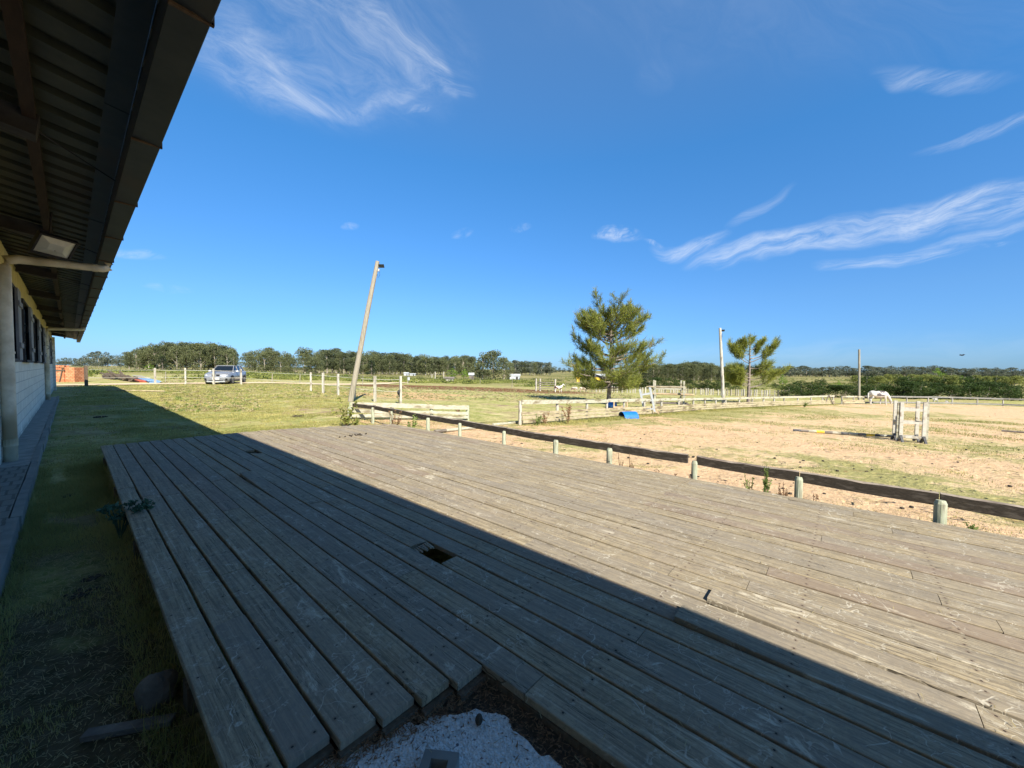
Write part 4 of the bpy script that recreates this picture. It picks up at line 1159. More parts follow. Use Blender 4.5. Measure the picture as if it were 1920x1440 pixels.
tp = at(250, 712); tpile = empty('timber_heap', (0, 0, 0), 'heap of old dark fence timber lying in the scrub left of the rope fence', 'timber')
g = MB(); r = random.Random(12)
pa = at(196, 709); pb = at(252, 716)
for k in range(70):
    t = r.random(); p = pa.lerp(pb, t); h = r.uniform(.0, .85) * (1 - abs(t - .4)); dv = Vector((pb.x - pa.x, pb.y - pa.y, 0)).normalized() * r.uniform(.6, 1.6)
    g.beam(p - dv + Vector((r.uniform(-.4, .4), r.uniform(-.4, .4), h + .15)), p + dv + Vector((r.uniform(-.4, .4), r.uniform(-.4, .4), h * .6)), .16, .10, 0, r.random())
g.build('timbers', M['dark_post'], tpile)
for k, (x0, y0, x1, y1, mt, lab) in enumerate(((250, 712.5, 271, 717.5, 'red', 'faded red board leaning off the end of the dark timber heap'), (256, 708, 272, 711, 'white_paint', 'white board resting on top of the red board by the timber heap'), (270, 715, 290, 718, 'bluepaint', 'faded blue and white board at the right end of the timber heap'))):
    p = at(x0, y0); q = at(x1, y1); g = MB(); g.beam(p + Vector((0, 0, .28)), q + Vector((0, 0, .16)), .9, .07, up=(.1, -.5, 1)); g.beam(p + Vector((0, 0, .12)), q + Vector((0, 0, .06)), .7, .08); o = g.build('painted_board', M[mt]); tag(o, lab, 'board')

# ================================================================== SMALL GROUND THINGS NEAR
st = MB(); p = at(303, 1285)
st.sphere((0, 0, .05), (.075, .065, .085), 18, 12)
st.v = [(v[0] + noise.noise(Vector(v) * 14) * .02, v[1] + noise.noise(Vector(v) * 14 + Vector((5, 0, 0))) * .02, v[2] + noise.noise(Vector(v) * 11) * .02 + noise.noise(Vector(v) * 45) * .006) for v in st.v]
o = st.build('rock', M['stone']); p2 = at_z(305, 1275, .09); o.location = (min(p2.x, .235), p2.y, 0.0); tag(o, 'brown rock on the dark ground against the left edge of the deck', 'rock')
pa = at(158, 1388); pb = at(325, 1358); g = MB(); g.beam(pa + Vector((0, 0, .02)), pb + Vector((0, 0, .022)), .045, .022); o = g.build('loose_plank', M['greywood']); tag(o, 'short dark plank lying on the bare ground at the bottom left', 'plank')
k_ = 0
for px, py, r_, lab in ((175, 1085, .05, 'dark dung clump on the shaded grass nearest the deck edge midpoint'), (145, 1118, .06, 'dark dung clump just below the larger gap in the shaded grass'), (185, 783, .12, 'dark dung clump on shaded grass between the walkway and the far deck corner'), (128, 930, .06, 'dark dung clump on the shaded grass beside the brick walkway'), (560, 781, .13, 'brown dung pile on the sunlit lawn left of the leaning pole'), (865, 1340 - 480, .0, '')):
    if r_ == 0: continue
    p = at(px, py); g = MB(); clump(g, p, r_, int(px)); o = g.build('dung_pile', M['dung'], smooth=True); tag(o, lab, 'dung', 'dung piles on the grass')
rr = random.Random(77)
dd = MB()
for k in range(230):
    px = rr.uniform(900, 1920); py = rr.uniform(770, 960); p = at(px, py)
    if not inside_arena(p.x, p.y): continue
    s = rr.uniform(.012, .04); dd.sphere((p.x, p.y, p.z + s * .3), (s, s * .8, s * .5), 6, 4)
o = dd.build('soil_clods', M['dung'], smooth=True); tag(o, 'small dark clods and droppings scattered over the sandy arena', 'clods', kind='stuff')
g = MB(); p = at_z(667, 817, DZ)
for k in range(22): g.sphere((p.x + rr.gauss(0, .14), p.y + rr.gauss(0, .05), DZ + .012), (.018, .015, .012), 6, 4)
o = g.build('droppings', M['dung'], smooth=True); tag(o, 'row of small dark droppings on the sunlit far end of the deck', 'droppings', kind='stuff')
p = at_z(885, 945 * 0 + 1010, DZ)

def deck_straw(r):
    return r.uniform(.3, 4.9), r.uniform(-1.5, 8.6) if r.random() < .6 else r.uniform(-.5, 3)
litter('straw_bits', 1500, deck_straw, M['drygrass'], (.008, .05), .0013, lambda x, y: DZ + .003, 'pale bits of straw scattered over the deck boards', 'straw', 8, .004)
g = MB(); rr2 = random.Random(21)
for px, py in ((1245, 990), (1165, 1015), (1232, 1030), (1265, 1028), (1405, 997), (1327, 1014), (1640, 1070), (1845, 1085), (1510, 978), (1395, 1066), (700, 1150), (560, 1010), (1180, 1093), (1560, 1240)):
    p = at_z(px, py, DZ + .004); L = rr2.uniform(.012, .028); w_ = L * rr2.uniform(.4, .7); a_ = rr2.uniform(0, 3)
    Rm = Matrix.Rotation(a_, 3, 'Z'); pts_ = [Rm @ Vector(q_) + p for q_ in ((-L, -w_, 0), (0, -w_ * 1.3, .002), (L, -w_ * .3, 0), (L * .6, w_, .001), (-L * .4, w_ * .8, .003))]
    g.add(pts_ + [q_ + Vector((0, 0, .004)) for q_ in pts_], [(4, 3, 2, 1, 0), (5, 6, 7, 8, 9)] + [(k, (k + 1) % 5, 5 + (k + 1) % 5, 5 + k) for k in range(5)])
o = g.build('bark_chips', M['straw']); tag(o, 'pale chips of bark and leaf scattered on the deck boards', 'chips', kind='stuff')
def lawn_lit(r):
    return r.uniform(-.3, 9), 9.3 + 26 * r.random() ** 1.4
litter('lawn_litter', 9000, lawn_lit, M['brownweed'], (.02, .09), .006, lambda x, y: T(x, y) + .02, 'dry brown leaves and stalks scattered over the lawn', 'leaf litter', 14, .02)
def near_ground(r):
    return r.uniform(-.28, .30), r.uniform(.3, 5) ** 1.0
litter('ground_straw', 6500, near_ground, M['drygrass'], (.01, .06), .0014, lambda x, y: T(x, y), 'dry straw and twigs strewn on the bare dark ground beside the deck', 'straw', 9, .02)


def grass_patch(name, n, area, h, mat, label, seed, blades=6, spread=.03, w=.0022):
    r = np.random.default_rng(seed); C_ = []
    while len(C_) < n:
        q = area(r)
        if q is not None: C_.append(q)
    C_ = np.array(C_); k = blades; base = np.repeat(C_, k, axis=0); m = len(base)
    base = base + np.stack([r.normal(0, spread, m), r.normal(0, spread, m), np.zeros(m)], 1)
    hh = np.repeat(r.uniform(.5, 1.4, n), k) * r.uniform(.5, 1.2, m) * h
    if base.shape[0]: sc = np.repeat(C_[:, 3] if C_.shape[1] > 3 else np.ones(n), k)
    ang = r.uniform(0, 6.283, m); lean = r.uniform(.1, .9, m) * hh
    ww = w * r.uniform(.7, 1.5, m) * sc; hh = hh * np.sqrt(sc)
    V = np.empty((m, 3, 3)); dx, dy = np.cos(ang), np.sin(ang)
    V[:, 0] = base[:, :3] + np.stack([-dy * ww, dx * ww, np.zeros(m) - .004], 1); V[:, 1] = base[:, :3] + np.stack([dy * ww, -dx * ww, np.zeros(m) - .004], 1)
    V[:, 2] = base[:, :3] + np.stack([dx * lean, dy * lean, hh], 1)
    vals = np.repeat(r.random(n), k) * .6 + r.random(m) * .4
    o = link(name, tris_mesh(name, V.reshape(-1, 3), vals, mat)); tag(o, label, 'grass', kind='stuff'); return o


def P4_(x, y, s=1.0): return (x, y, T(x, y), s)
def shade_area(r):
    y = 1.0 + 10 * r.random() ** 1.6; x = r.uniform(-.29, .27)
    if y > 9: x = r.uniform(-.29, 2.3)
    if noise.noise(Vector((x * 3, y * 1.5, 0))) < (.12 if y < 5 else -.2) and x < .17 and x > -.22: return None
    return None if (y < 4.5 and r.random() < .72) else (x, y, T(x, y), 1.0 if y < 5 else 1.6)
def pad(area):
    def f(r): return area(r)
    return f
import types
def gp4(name, n, area, h, mat, label, seed, **kw):
    # allow 4-component centres (x, y, z, width scale)
    return grass_patch(name, n, area, h, mat, label, seed, **kw)
_old = grass_patch
def grass_patch4(name, n, area, h, mat, label, seed, blades=6, spread=.03, w=.0022):
    r = np.random.default_rng(seed); C_ = []
    while len(C_) < n:
        q = area(r)
        if q is not None: C_.append(q)
    C_ = np.array(C_); k = blades; S = np.repeat(C_[:, 3], k); base = np.repeat(C_[:, :3], k, axis=0); m = len(base)
    base = base + np.stack([r.normal(0, 1, m) * spread * S, r.normal(0, 1, m) * spread * S, np.zeros(m)], 1)
    hh = np.repeat(r.uniform(.5, 1.4, n), k) * r.uniform(.5, 1.2, m) * h * np.sqrt(S)
    ang = r.uniform(0, 6.283, m); lean = r.uniform(.1, .9, m) * hh; ww = w * r.uniform(.7, 1.5, m) * S
    V = np.empty((m, 3, 3)); dx, dy = np.cos(ang), np.sin(ang); z0 = np.zeros(m) - .006
    V[:, 0] = base + np.stack([-dy * ww, dx * ww, z0], 1); V[:, 1] = base + np.stack([dy * ww, -dx * ww, z0], 1)
    V[:, 2] = base + np.stack([dx * lean, dy * lean, hh], 1)
    pn = np.array([noise.noise(Vector((c[0] * .9, c[1] * .9, 4))) + .6 * noise.noise(Vector((c[0] * 3, c[1] * 3, 8))) for c in C_]); pn = np.clip(pn * .9 + .42, 0, 1)
    vals = np.repeat(pn, k) * .7 + r.random(m) * .3
    o = link(name, tris_mesh(name, V.reshape(-1, 3), vals, mat)); tag(o, label, 'grass', kind='stuff'); return o


grass_patch4('shade_grass', 8000, shade_area, .028, M['grass'], 'short green grass in the shaded strip between walkway and deck', 31, blades=7, spread=.02, w=.0016)
def lawn_area(r):
    y = 9.1 + 34 * r.random() ** 1.5; x = r.uniform(-.3, 1) + r.random() * (4.5 + (y - 9) * .45)
    if y < yend(max(.3, x)) + .05 and x < 5: return None
    if noise.noise(Vector((x * .8, y * .8, 2))) + .7 * noise.noise(Vector((x * 2.6, y * 2.6, 6))) < -.12: return None
    return (x, y, T(x, y) + noise.noise(Vector((x * .35, y * .35, 0))) * .05 * min(1, max(0, (math.hypot(x, y) - 9) / 20)), 1 + (y - 9) * .09)
grass_patch4('lawn_grass', 26000, lawn_area, .030, M['grass'], 'short yellow green lawn grass between the stable and the arena', 32, blades=6, spread=.045, w=.005)
def fringe(r):
    s = r.random()
    if s < .35: return (r.uniform(.18, .32), r.uniform(.4, 9.2), 0, 1.)
    if s < .55: return (r.uniform(-.325, -.28), r.uniform(.8, 9), 0, 1.)
    if s < .8: y = r.uniform(-1.5, 8); return (4.97 + r.random() * .25, y, T(5, y), 1.2)
    x = r.uniform(.3, 4.9); return (x, yend(x) + r.uniform(.03, .15), 0, 1.3)
grass_patch4('edge_grass', 2400, fringe, .085, M['grass'], 'longer tufts of grass along the edges of the deck and kerb', 33, blades=6, spread=.02, w=.0020)
def arena_area(r):
    u = r.random() ** 1.4; x = 5.4 + u * 30; y = -12 + r.random() * 22
    if not inside_arena(x, y): return None
    if noise.noise(Vector((x * .45, y * .45, 7))) + .4 * noise.noise(Vector((x * 2, y * 2, 1))) < .08: return None
    return (x, y, T(x, y), 1 + u * 4)
grass_patch4('arena_grass', 9000, arena_area, .022, M['grass'], 'sparse low green grass patches over the sandy arena', 34, blades=6, spread=.05, w=.003)
def fence_foot(r):
    k = r.integers(0, len(FP) - 1); t = r.random(); p = FP[k].lerp(FP[k + 1], t); return (p.x + r.normal(0, .2), p.y - .2 - abs(r.normal(0, .25)), T(p.x, p.y), 3.)
grass_patch4('fence_grass', 2500, fence_foot, .05, M['grass'], 'rough grass growing along the foot of the far arena fence', 35, blades=6, spread=.05, w=.003)


def weed(name, loc, h, r_, mat, label, cat, seed, leaf=.03, stems=7, n=110, up=.5):
    e = empty(name, loc, label, cat); rg = np.random.default_rng(seed); g = MB(); cs = []
    for s in range(stems):
        a = rg.uniform(0, 6.28); rr_ = r_ * rg.uniform(.2, 1); hh = h * rg.uniform(.55, 1.05)
        P = [Vector((math.cos(a) * rr_ * t ** 1.3, math.sin(a) * rr_ * t ** 1.3, hh * t)) for t in (0, .35, .7, 1)]
        g.tube(P, [.006, .005, .004, .002], 5)
        for k in range(n // stems):
            t = rg.uniform(.2, 1); i = min(int(t * 3), 2); v = P[i].lerp(P[i + 1], t * 3 - i); cs.append([v.x + rg.normal(0, leaf * .7), v.y + rg.normal(0, leaf * .7), v.z + rg.normal(0, leaf * .4)])
    g.build('stem', M['brownweed'] if mat != M['weed'] else M['weed'], e)
    V = cards(np.array(cs), leaf, rg, 0, 1.0); link('leaves', quads_mesh('leaves', V, rg.random(len(cs)), mat), e)
    return e
for k, (px, py, h, r_, mt, lab, lf) in enumerate([
    (1432, 925, .36, .10, 'weed', 'tall green weed growing between two rail posts at the right of the deck', .016),
    (1408, 905, .22, .08, 'weed', 'small green weed left of the tall green weed by the rail', .014),
    (1470, 935, .18, .09, 'brownweed', 'bushy dull weed just left of the second rail post from the right', .014),
    (1525, 950, .12, .06, 'brownweed', 'small reddish weed just right of the second rail post from the right', .012),
    (1182, 880, .24, .06, 'brownweed', 'thin dry weed standing against the dark rail beyond the deck middle', .010),
    (1164, 872, .25, .05, 'brownweed', 'thin dry weed beside the post at the middle of the dark rail', .010),
    (1270, 895, .13, .08, 'brownweed', 'low bushy dry weed near the third rail post from the right', .012),
    (1232, 885, .10, .04, 'brownweed', 'tiny dry weed between two rail posts at the sunlit deck edge', .010),
    (772, 812, .42, .14, 'weed', 'dark green weed between two posts near the far end of the dark rail', .025),
    (740, 806, .45, .20, 'brownweed', 'dry grey weed tangle in front of the short white fence', .022),
    (650, 800, .75, .42, 'scrub', 'yellow green weed clump at the foot of the leaning pole', .04),
    (668, 802, .35, .3, 'scrub', 'low weed clump at the far corner of the deck', .035),
    (1065, 795, .85, .50, 'brownweed', 'reddish brown dry bush against the low boards of the far fence', .035),
    (1022, 797, .45, .22, 'brownweed', 'small dry weed left of the reddish bush by the far fence', .03),
    (1007, 799, .40, .24, 'weed', 'small green weed at the gap end of the far fence', .03),
    (1508, 764, .5, .3, 'weed', 'small weed growing against the middle of the far fence boards', .05),
    (862, 782, .35, .2, 'brownweed', 'dry weed at the end post of the short white fence', .03),
    (1820, 1003, .12, .09, 'weed', 'small green weed on the sand under the right end of the dark rail', .014)]):
    p = at(px, py)
    if (1150 < px < 1530 and py > 820) or px in (772, 740): 
        h += .20
        x = 5.05; d = ray(px, py - 0); t = x / d.x; p = Vector((x, d.y * t, T(x, d.y * t)))
    weed('weed', p, h, r_, M[mt], lab, 'weed', 100 + k, lf, 7, 220 if h > .5 else 120)
# leafy sprig overhanging the left deck edge
e = empty('thistle', (.26, 4.75, .02), 'blue green leafy thistle leaning over the left edge of the deck', 'plant'); rg = np.random.default_rng(5)
g = MB(); cs = []
for s in range(7):
    a = -.5 + s * .5; L = rg.uniform(.12, .23); P = [Vector((math.cos(a) * L * t, math.sin(a) * L * t, .26 * math.sin(min(1, t * 1.2) * 1.7) + .02)) for t in (0, .3, .6, .85, 1.)]
    g.tube(P, [.006, .005, .004, .003, .002], 5)
    for k in range(34): t = rg.uniform(.25, 1); i = min(int(t * 4), 3); v = P[i].lerp(P[i + 1], t * 4 - i); cs.append([v.x + rg.normal(0, .014), v.y + rg.normal(0, .014), v.z + rg.normal(0, .007)])
g.build('stem', M['fern'], e); link('leaves', quads_mesh('leaves', cards(np.array(cs), .024, rg, 0, 1.0), rg.random(len(cs)), M['fern']), e)

exec_trees = True
# ================================================================== TREES
def crown(name, clumps, dens, leaf, mat, seed, flat=.0):
    rg = np.random.default_rng(seed); P = []; vals = []
    for (c, r) in clumps:
        r = np.array(r if hasattr(r, '__len__') else (r, r, r)); n = int(dens * (r[0] * r[1] + r[0] * r[2]) / leaf ** 2 * 1.1) + 8
        d = rg.normal(size=(n, 3)); d /= np.linalg.norm(d, axis=1)[:, None]
        rad = rg.uniform(.55, 1.08, n) ** .6
        p = np.array(c) + d * r * rad[:, None]; P.append(p)
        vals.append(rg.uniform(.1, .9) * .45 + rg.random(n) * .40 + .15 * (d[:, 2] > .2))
    P = np.concatenate(P); vals = np.concatenate(vals)
    return quads_mesh(name, cards(P, leaf, rg), vals, mat)


def gum_proto(seed, H, W_, mat, leaf, trunk=True, low=.12, shape='round'):
    r = random.Random(seed); cl_ = []
    n = 26 if shape != 'cone' else 30
    for k in range(n):
        t = r.random()
        if shape == 'round': z = low + (1 - low) * t; rad = math.sin(math.pi * min(1, (t * .85 + .15))) ** .6
        elif shape == 'umbrella': z = .62 + .36 * t; rad = 1 - .6 * t
        elif shape == 'tall': z = low + .15 + (.85 - low) * t; rad = .75 * math.sin(math.pi * min(1, t * .8 + .15)) ** .5
        else: z = low + (1 - low) * t; rad = (1 - t) ** .8 + .05
        a = r.uniform(0, 6.28); q = math.sqrt(r.random()) * .82
        c = (math.cos(a) * W_ / 2 * rad * q, math.sin(a) * W_ / 2 * rad * q, z * H * .93)
        s = H * (r.uniform(.085, .15) if low > .05 else r.uniform(.13, .20)) * (1.0 if shape != 'cone' else .8)
        cl_.append((c, (s * 1.25, s * 1.25, s * .8)))
    root = bpy.data.objects.new('tree', None)
    cm = crown('crown', cl_, 1.0, leaf, mat, seed)
    g = MB(); g.tube([(0, 0, -.3), (W_ * .01, 0, H * .3), (-W_ * .02, W_ * .01, H * .6), (0, 0, H * .85)], [H * .022, H * .017, H * .011, H * .004], 7)
    for (c, s) in cl_[::3]:
        c = Vector(c); z0 = max(.12 * H, c.z - H * .25); g.tube([(0, 0, z0), (c.x * .5, c.y * .5, (z0 + c.z) / 2), c], [H * .009, H * .006, H * .002], 5)
    return cm, g


PROTO = {}
def proto(kind):
    out = []
    specs = {'gum': [(1, 10, 8, 'gum', .24, 'round'), (2, 10, 7, 'gum', .20, 'round'), (3, 10, 9, 'gum', .20, 'round')],
             'tall': [(4, 10, 5, 'gumdark', .20, 'tall'), (5, 10, 4.4, 'gumdark', .20, 'tall'), (6, 10, 5.4, 'gum', .20, 'tall')],
             'umbrella': [(7, 10, 9, 'gum', .20, 'umbrella'), (8, 10, 7, 'gum', .2, 'umbrella')],
             'cone': [(9, 10, 7, 'conifer', .2, 'cone')],
             'far': [(10, 10, 9, 'farleaf', .32, 'round'), (11, 10, 8, 'farleaf', .32, 'round'), (14, 10, 7, 'farleaf', .32, 'tall')],
             'bright': [(12, 6, 10, 'bright', .18, 'round')],
             'hedge': [(13, 3, 4.4, 'hedge', .085, 'round'), (15, 3, 5.0, 'hedge', .085, 'round'), (16, 3, 4.0, 'hedge', .085, 'round')],
             'bush': [(17, 3, 4, 'scrub', .11, 'round'), (18, 3, 4.5, 'hedge', .11, 'round')]}
    for (sd_, H, W_, mt, lf, sh) in specs[kind]:
        low = .02 if kind in ('hedge', 'bush') else (.12 if kind not in ('bright',) else .2)
        cm, g = gum_proto(sd_, H, W_, M[mt], lf, low=low, shape=sh); out.append((cm, g, H))
    PROTO[kind] = out
for k in ('gum', 'tall', 'umbrella', 'cone', 'far', 'bright', 'hedge', 'bush'): proto(k)
TRM = {}
rt_ = random.Random(99)
def plant_tree(kind, idx, px, top, depth, name, label, cat='tree', group=None, wscale=1.0):
    cm, g, H = PROTO[kind][idx % len(PROTO[kind])]
    p = at_depth(px, depth); h = zpix(p, top); s = h / H
    e = empty(name, p, label, cat, group, rz=rt_.uniform(0, 6.28)); e.scale = (s * wscale, s * wscale, s)
    link('crown', cm, e)
    key = (kind, idx % len(PROTO[kind]))
    if key not in TRM:
        o = g.build('trunk', M['gumbark'] if kind != 'cone' else M['bark'], e); TRM[key] = o.data
    else: link('trunk' if kind not in ('hedge', 'bush') else 'trunk', TRM[key], e)
    return e


def grove(kinds, x0, x1, step, topf, d0, d1, name, label, group, ws=1.0, rows=1, jit=2.0):
    for rw in range(rows):
        x = x0 + rt_.uniform(0, step)
        while x < x1:
            dep = d0 + (d1 - d0) * (rw + rt_.random()) / rows
            k = rt_.choice(kinds); top = topf(x) + rt_.uniform(-jit, jit) + (1.0 if rw < rows - 1 else 0) * rt_.uniform(0, jit * 1.5)
            f_ = (x - x0) / (x1 - x0); part = 'left part' if f_ < .34 else ('middle' if f_ < .67 else 'right part'); kl = {'tall': 'slender', 'gum': 'broad', 'far': 'small'}[k]
            lab = (('front ' if rw == 0 else 'back ') if rows > 1 else '') + kl + ' ' + label.replace('gum tree in ', 'gum tree in ' + part + ' of ')
            plant_tree(k, rt_.randrange(3), x, top, dep, name, lab, 'tree', group, ws * rt_.uniform(.85, 1.2))
            x += step * rt_.uniform(.7, 1.3)
def grove_b(kinds, x0, x1, step, topf, d0, d1, name, label, group, ws, rows, jit):
    for rw in range(rows):
        x = x0 + rt_.uniform(0, step)
        while x < x1:
            f_ = (x - x0) / (x1 - x0); part = 'left part' if f_ < .34 else ('middle' if f_ < .67 else 'right part')
            plant_tree('bush', rt_.randrange(3), x, topf(x) + rt_.uniform(-jit, jit), d0 + (d1 - d0) * (rw + rt_.random()) / rows, name, label.replace('in the', 'in the ' + part + ' of the'), 'tree', group, ws * rt_.uniform(.85, 1.2)); x += step * rt_.uniform(.7, 1.3)
def interp(pts):
    X = [p[0] for p in pts]; Y = [p[1] for p in pts]
    return lambda x: float(np.interp(x, X, Y))
grove(['far'], 108, 240, 7, interp([(110, 675), (150, 671), (165, 664), (200, 662), (225, 668), (240, 660)]), 290, 330, 'gum_tree', 'gum tree in the distant row beyond the brick stack', 'distant trees beyond the brick stack', .9, 1, 4)
grove(['gum', 'gum', 'tall'], 232, 450, 11, interp([(230, 657), (262, 652), (280, 645), (320, 642), (360, 644), (400, 643), (420, 647), (450, 655)]), 160, 190, 'gum_tree', 'gum tree in the dense grove behind the car', 'gum trees of the grove behind the car', .85, 2, 4.5)
plant_tree('cone', 0, 305, 664, 150, 'conifer_tree', 'dark cone shaped conifer in front of the grove left of the car', 'tree')
plant_tree('bright', 0, 280, 682, 140, 'round_bush', 'green round bush at the foot of the grove left of the conifer', 'bush')
grove(['gum', 'gum'], 462, 540, 12, interp([(460, 664), (480, 657), (505, 655), (540, 664)]), 140, 160, 'gum_tree', 'gum tree in the grove just right of the car', 'gum trees right of the car', .95, 2, 5)
plant_tree('umbrella', 0, 572, 650, 145, 'umbrella_pine', 'tall flat topped tree rising over the grove left of the leaning pole', 'tree')
grove(['gum'], 535, 600, 13, interp([(535, 668), (570, 668), (600, 672)]), 125, 140, 'gum_tree', 'gum tree in the clump under the flat topped tree', 'gum trees under the flat topped tree', 1.25, 1)
grove(['tall', 'tall', 'gum'], 598, 890, 7.5, interp([(600, 655), (630, 656), (660, 661), (700, 660), (740, 663), (790, 668), (830, 669), (890, 670)]), 190, 235, 'gum_tree', 'gum tree in the long wood behind the leaning pole', 'gum trees of the long wood behind the leaning pole', 1.0, 2, 5.0)
plant_tree('cone', 0, 697, 672, 150, 'conifer_tree', 'dark spreading conifer in the gap right of the leaning pole', 'tree')
plant_tree('bright', 0, 648, 701, 105, 'round_bush', 'bright green low bush behind the leaning pole', 'bush')
plant_tree('bright', 0, 849, 690, 135, 'round_tree', 'bright green round crowned tree in front of the dark wood', 'tree')
plant_tree('bright', 0, 872, 692, 138, 'round_tree', 'smaller bright green tree just left of the big dark gum', 'tree')
for i, (x, t_, w_) in enumerate(((905, 660, 1.2), (925, 656, 1.3), (945, 668, 1.2), (895, 672, 1.1), (955, 678, 1.0))):
    lab = ('tallest grey green gum tree of the big clump left of the white shed', 'tall gum tree at the right centre of the big clump by the white shed', 'shorter gum tree at the right of the big clump, nearest the centre', 'gum tree at the left edge of the big clump, next to the bright green tree', 'lowest gum tree at the right end of the big clump, nearest the white shed')[i]
    plant_tree('gum', i, x, t_, 120 + i * 3, 'gum_tree', lab, 'tree', 'gum trees of the big clump by the white shed', w_)
grove(['far', 'tall'], 960, 1032, 7, interp([(960, 676), (990, 678), (1032, 680)]), 230, 260, 'gum_tree', 'gum tree in the wood right of the big clump', 'gum trees right of the big clump', 1.1, 2, 1.5)
grove(['far'], 1030, 1070, 8, interp([(1030, 690), (1070, 690)]), 420, 460, 'gum_tree', 'very distant low tree on the skyline left of the pine', 'trees on the skyline left of the pine', 1.6, 1, .8)
grove(['gum', 'gum', 'tall'], 1196, 1372, 9, interp([(1196, 688), (1225, 683), (1260, 681), (1290, 677), (1310, 679), (1345, 684), (1372, 690)]), 135, 160, 'gum_tree', 'gum tree in the wood between the two pines', 'gum trees between the two pines', 1.15, 2, 3.2)
grove(['far'], 1366, 1925, 11, interp([(1366, 688), (1440, 686), (1480, 685), (1530, 687), (1560, 689), (1640, 687), (1700, 688), (1760, 687), (1830, 691), (1870, 690), (1925, 694)]), 300, 360, 'gum_tree', 'gum tree in the distant wood on the right skyline', 'distant gum trees on the right skyline', 1.5, 2, 2.6)
for i, (x, t_, dp, kd, lab) in enumerate(((1757, 690, 170, 'bright', 'green crowned tree standing out in front of the distant right wood'), (1804, 704, 120, 'bright', 'bright green rounded bush above the dark hedge at the right'), (1573, 714, 70, 'bright', 'bright yellow green bush behind the dark hedge left of the distant pole'), (1468, 703, 105, 'bright', 'bright green bush at the left end of the right field'))):
    plant_tree(kd, 0, x, t_, dp, 'round_bush', lab, 'bush', None, .8)
grove_b(['bush'], 1600, 1925, 20, interp([(1600, 704), (1700, 703), (1800, 704), (1925, 706)]), 110, 150, 'shrub', 'green shrub in the rough belt above the dark hedge', 'shrubs in the belt above the hedge', 1.3, 2, 2)
def hedge_row(x0, x1, step, topf, d0, d1, label, group, ws):
    x = x0
    while x < x1:
        f_ = (x - x0) / (x1 - x0); part = 'left end' if f_ < .34 else ('middle' if f_ < .67 else 'right end')
        plant_tree('hedge', rt_.randrange(3), x, topf(x) + rt_.uniform(-1.2, 1.2), d0 + (d1 - d0) * rt_.random(), 'hedge_bush', label.replace('forming', 'forming the ' + part + ' of'), 'bush', group, ws * rt_.uniform(.9, 1.15)); x += step * rt_.uniform(.8, 1.2)
hedge_row(1482, 1930, 19, interp([(1480, 721), (1495, 716), (1530, 715), (1560, 721), (1600, 722), (1640, 720), (1700, 716), (1730, 716), (1780, 722), (1830, 720), (1860, 716), (1890, 723), (1925, 722)]), 49, 53, 'dark green bush forming the dense hedge behind the right fence', 'bushes of the dark hedge at the right', 1.5)
hedge_row(1130, 1385, 17, interp([(1130, 713), (1180, 708), (1240, 709), (1300, 715), (1340, 712), (1385, 724)]), 66, 74, 'green bush forming the hedge behind the paddock fence', 'bushes of the hedge behind the paddock fence', 1.4)
for i, (x, t_, dp, lab) in enumerate(((1540, 708, 105, 'lone dark shrub on the right field slope under the far wood'), (1457, 717, 80, 'low dark shrub in the field left of the dark hedge'), (1395, 722, 90, 'low shrub in the field behind the small forked pine'), (1090, 700, 125, 'dark shrub in the field under the left branches of the pine'), (205, 705, 60, 'rounded green shrub between the dark post and the timber heap'))):
    plant_tree('bush', 1, x, t_, dp, 'shrub', lab, 'bush')

# scrubland
def scrub(name, n, xr, dr, h, mat, label, seed, leaf=.12):
    rg = np.random.default_rng(seed); P = []; vals = []
    for k in range(n):
        px = rg.uniform(*xr); d0_ = dr[0] if dr[0] > 55 or dr[1] < 60 else float(np.interp(px, [100, 600, 760, 1060], [46, 48, 62, 68])); dep = d0_ + (dr[1] - d0_) * rg.random() ** 1.3; p = at_depth(px, dep)
        if noise.noise(Vector((p.x * .05, p.y * .05, 1))) < -.15: continue
        if inside_arena(p.x, p.y): continue
        hh = h * rg.uniform(.4, 1.3); w_ = hh * rg.uniform(1, 2); m = int(rg.integers(18, 40))
        d = rg.normal(size=(m, 3)) * np.array([w_ * .5, w_ * .5, hh * .4]); d[:, 2] = np.abs(d[:, 2]); P.append(d + np.array(p)); vals.append(np.full(m, rg.random() * .6) + rg.random(m) * .4)
    P = np.concatenate(P); o = link(name, quads_mesh(name, cards(P, leaf, rg), np.concatenate(vals), mat)); tag(o, label, 'scrub', kind='stuff')
scrub('scrub', 3600, (100, 1060), (50, 110), .55, M['scrub'], 'rough yellow green scrub covering the field behind the rope fence', 51, .12)
scrub('pasture_tufts', 5200, (300, 1500), (13, 56), .07, M['drygrass'], 'dry tufts of grass spotted over the pasture behind the fences', 54, .035)
scrub('green_tufts', 2600, (300, 1500), (13, 56), .07, M['weed'], 'low green tufts spotted over the pasture behind the fences', 55, .03)
scrub('field_scrub', 1500, (1060, 1900), (72, 230), .45, M['scrub'], 'low scrub dotted over the far field at the right', 52, .14)
scrub('dark_scrub', 520, (100, 1060), (54, 140), .8, M['hedge'], 'dark green shrubs mixed into the scrub behind the rope fence', 53, .14)


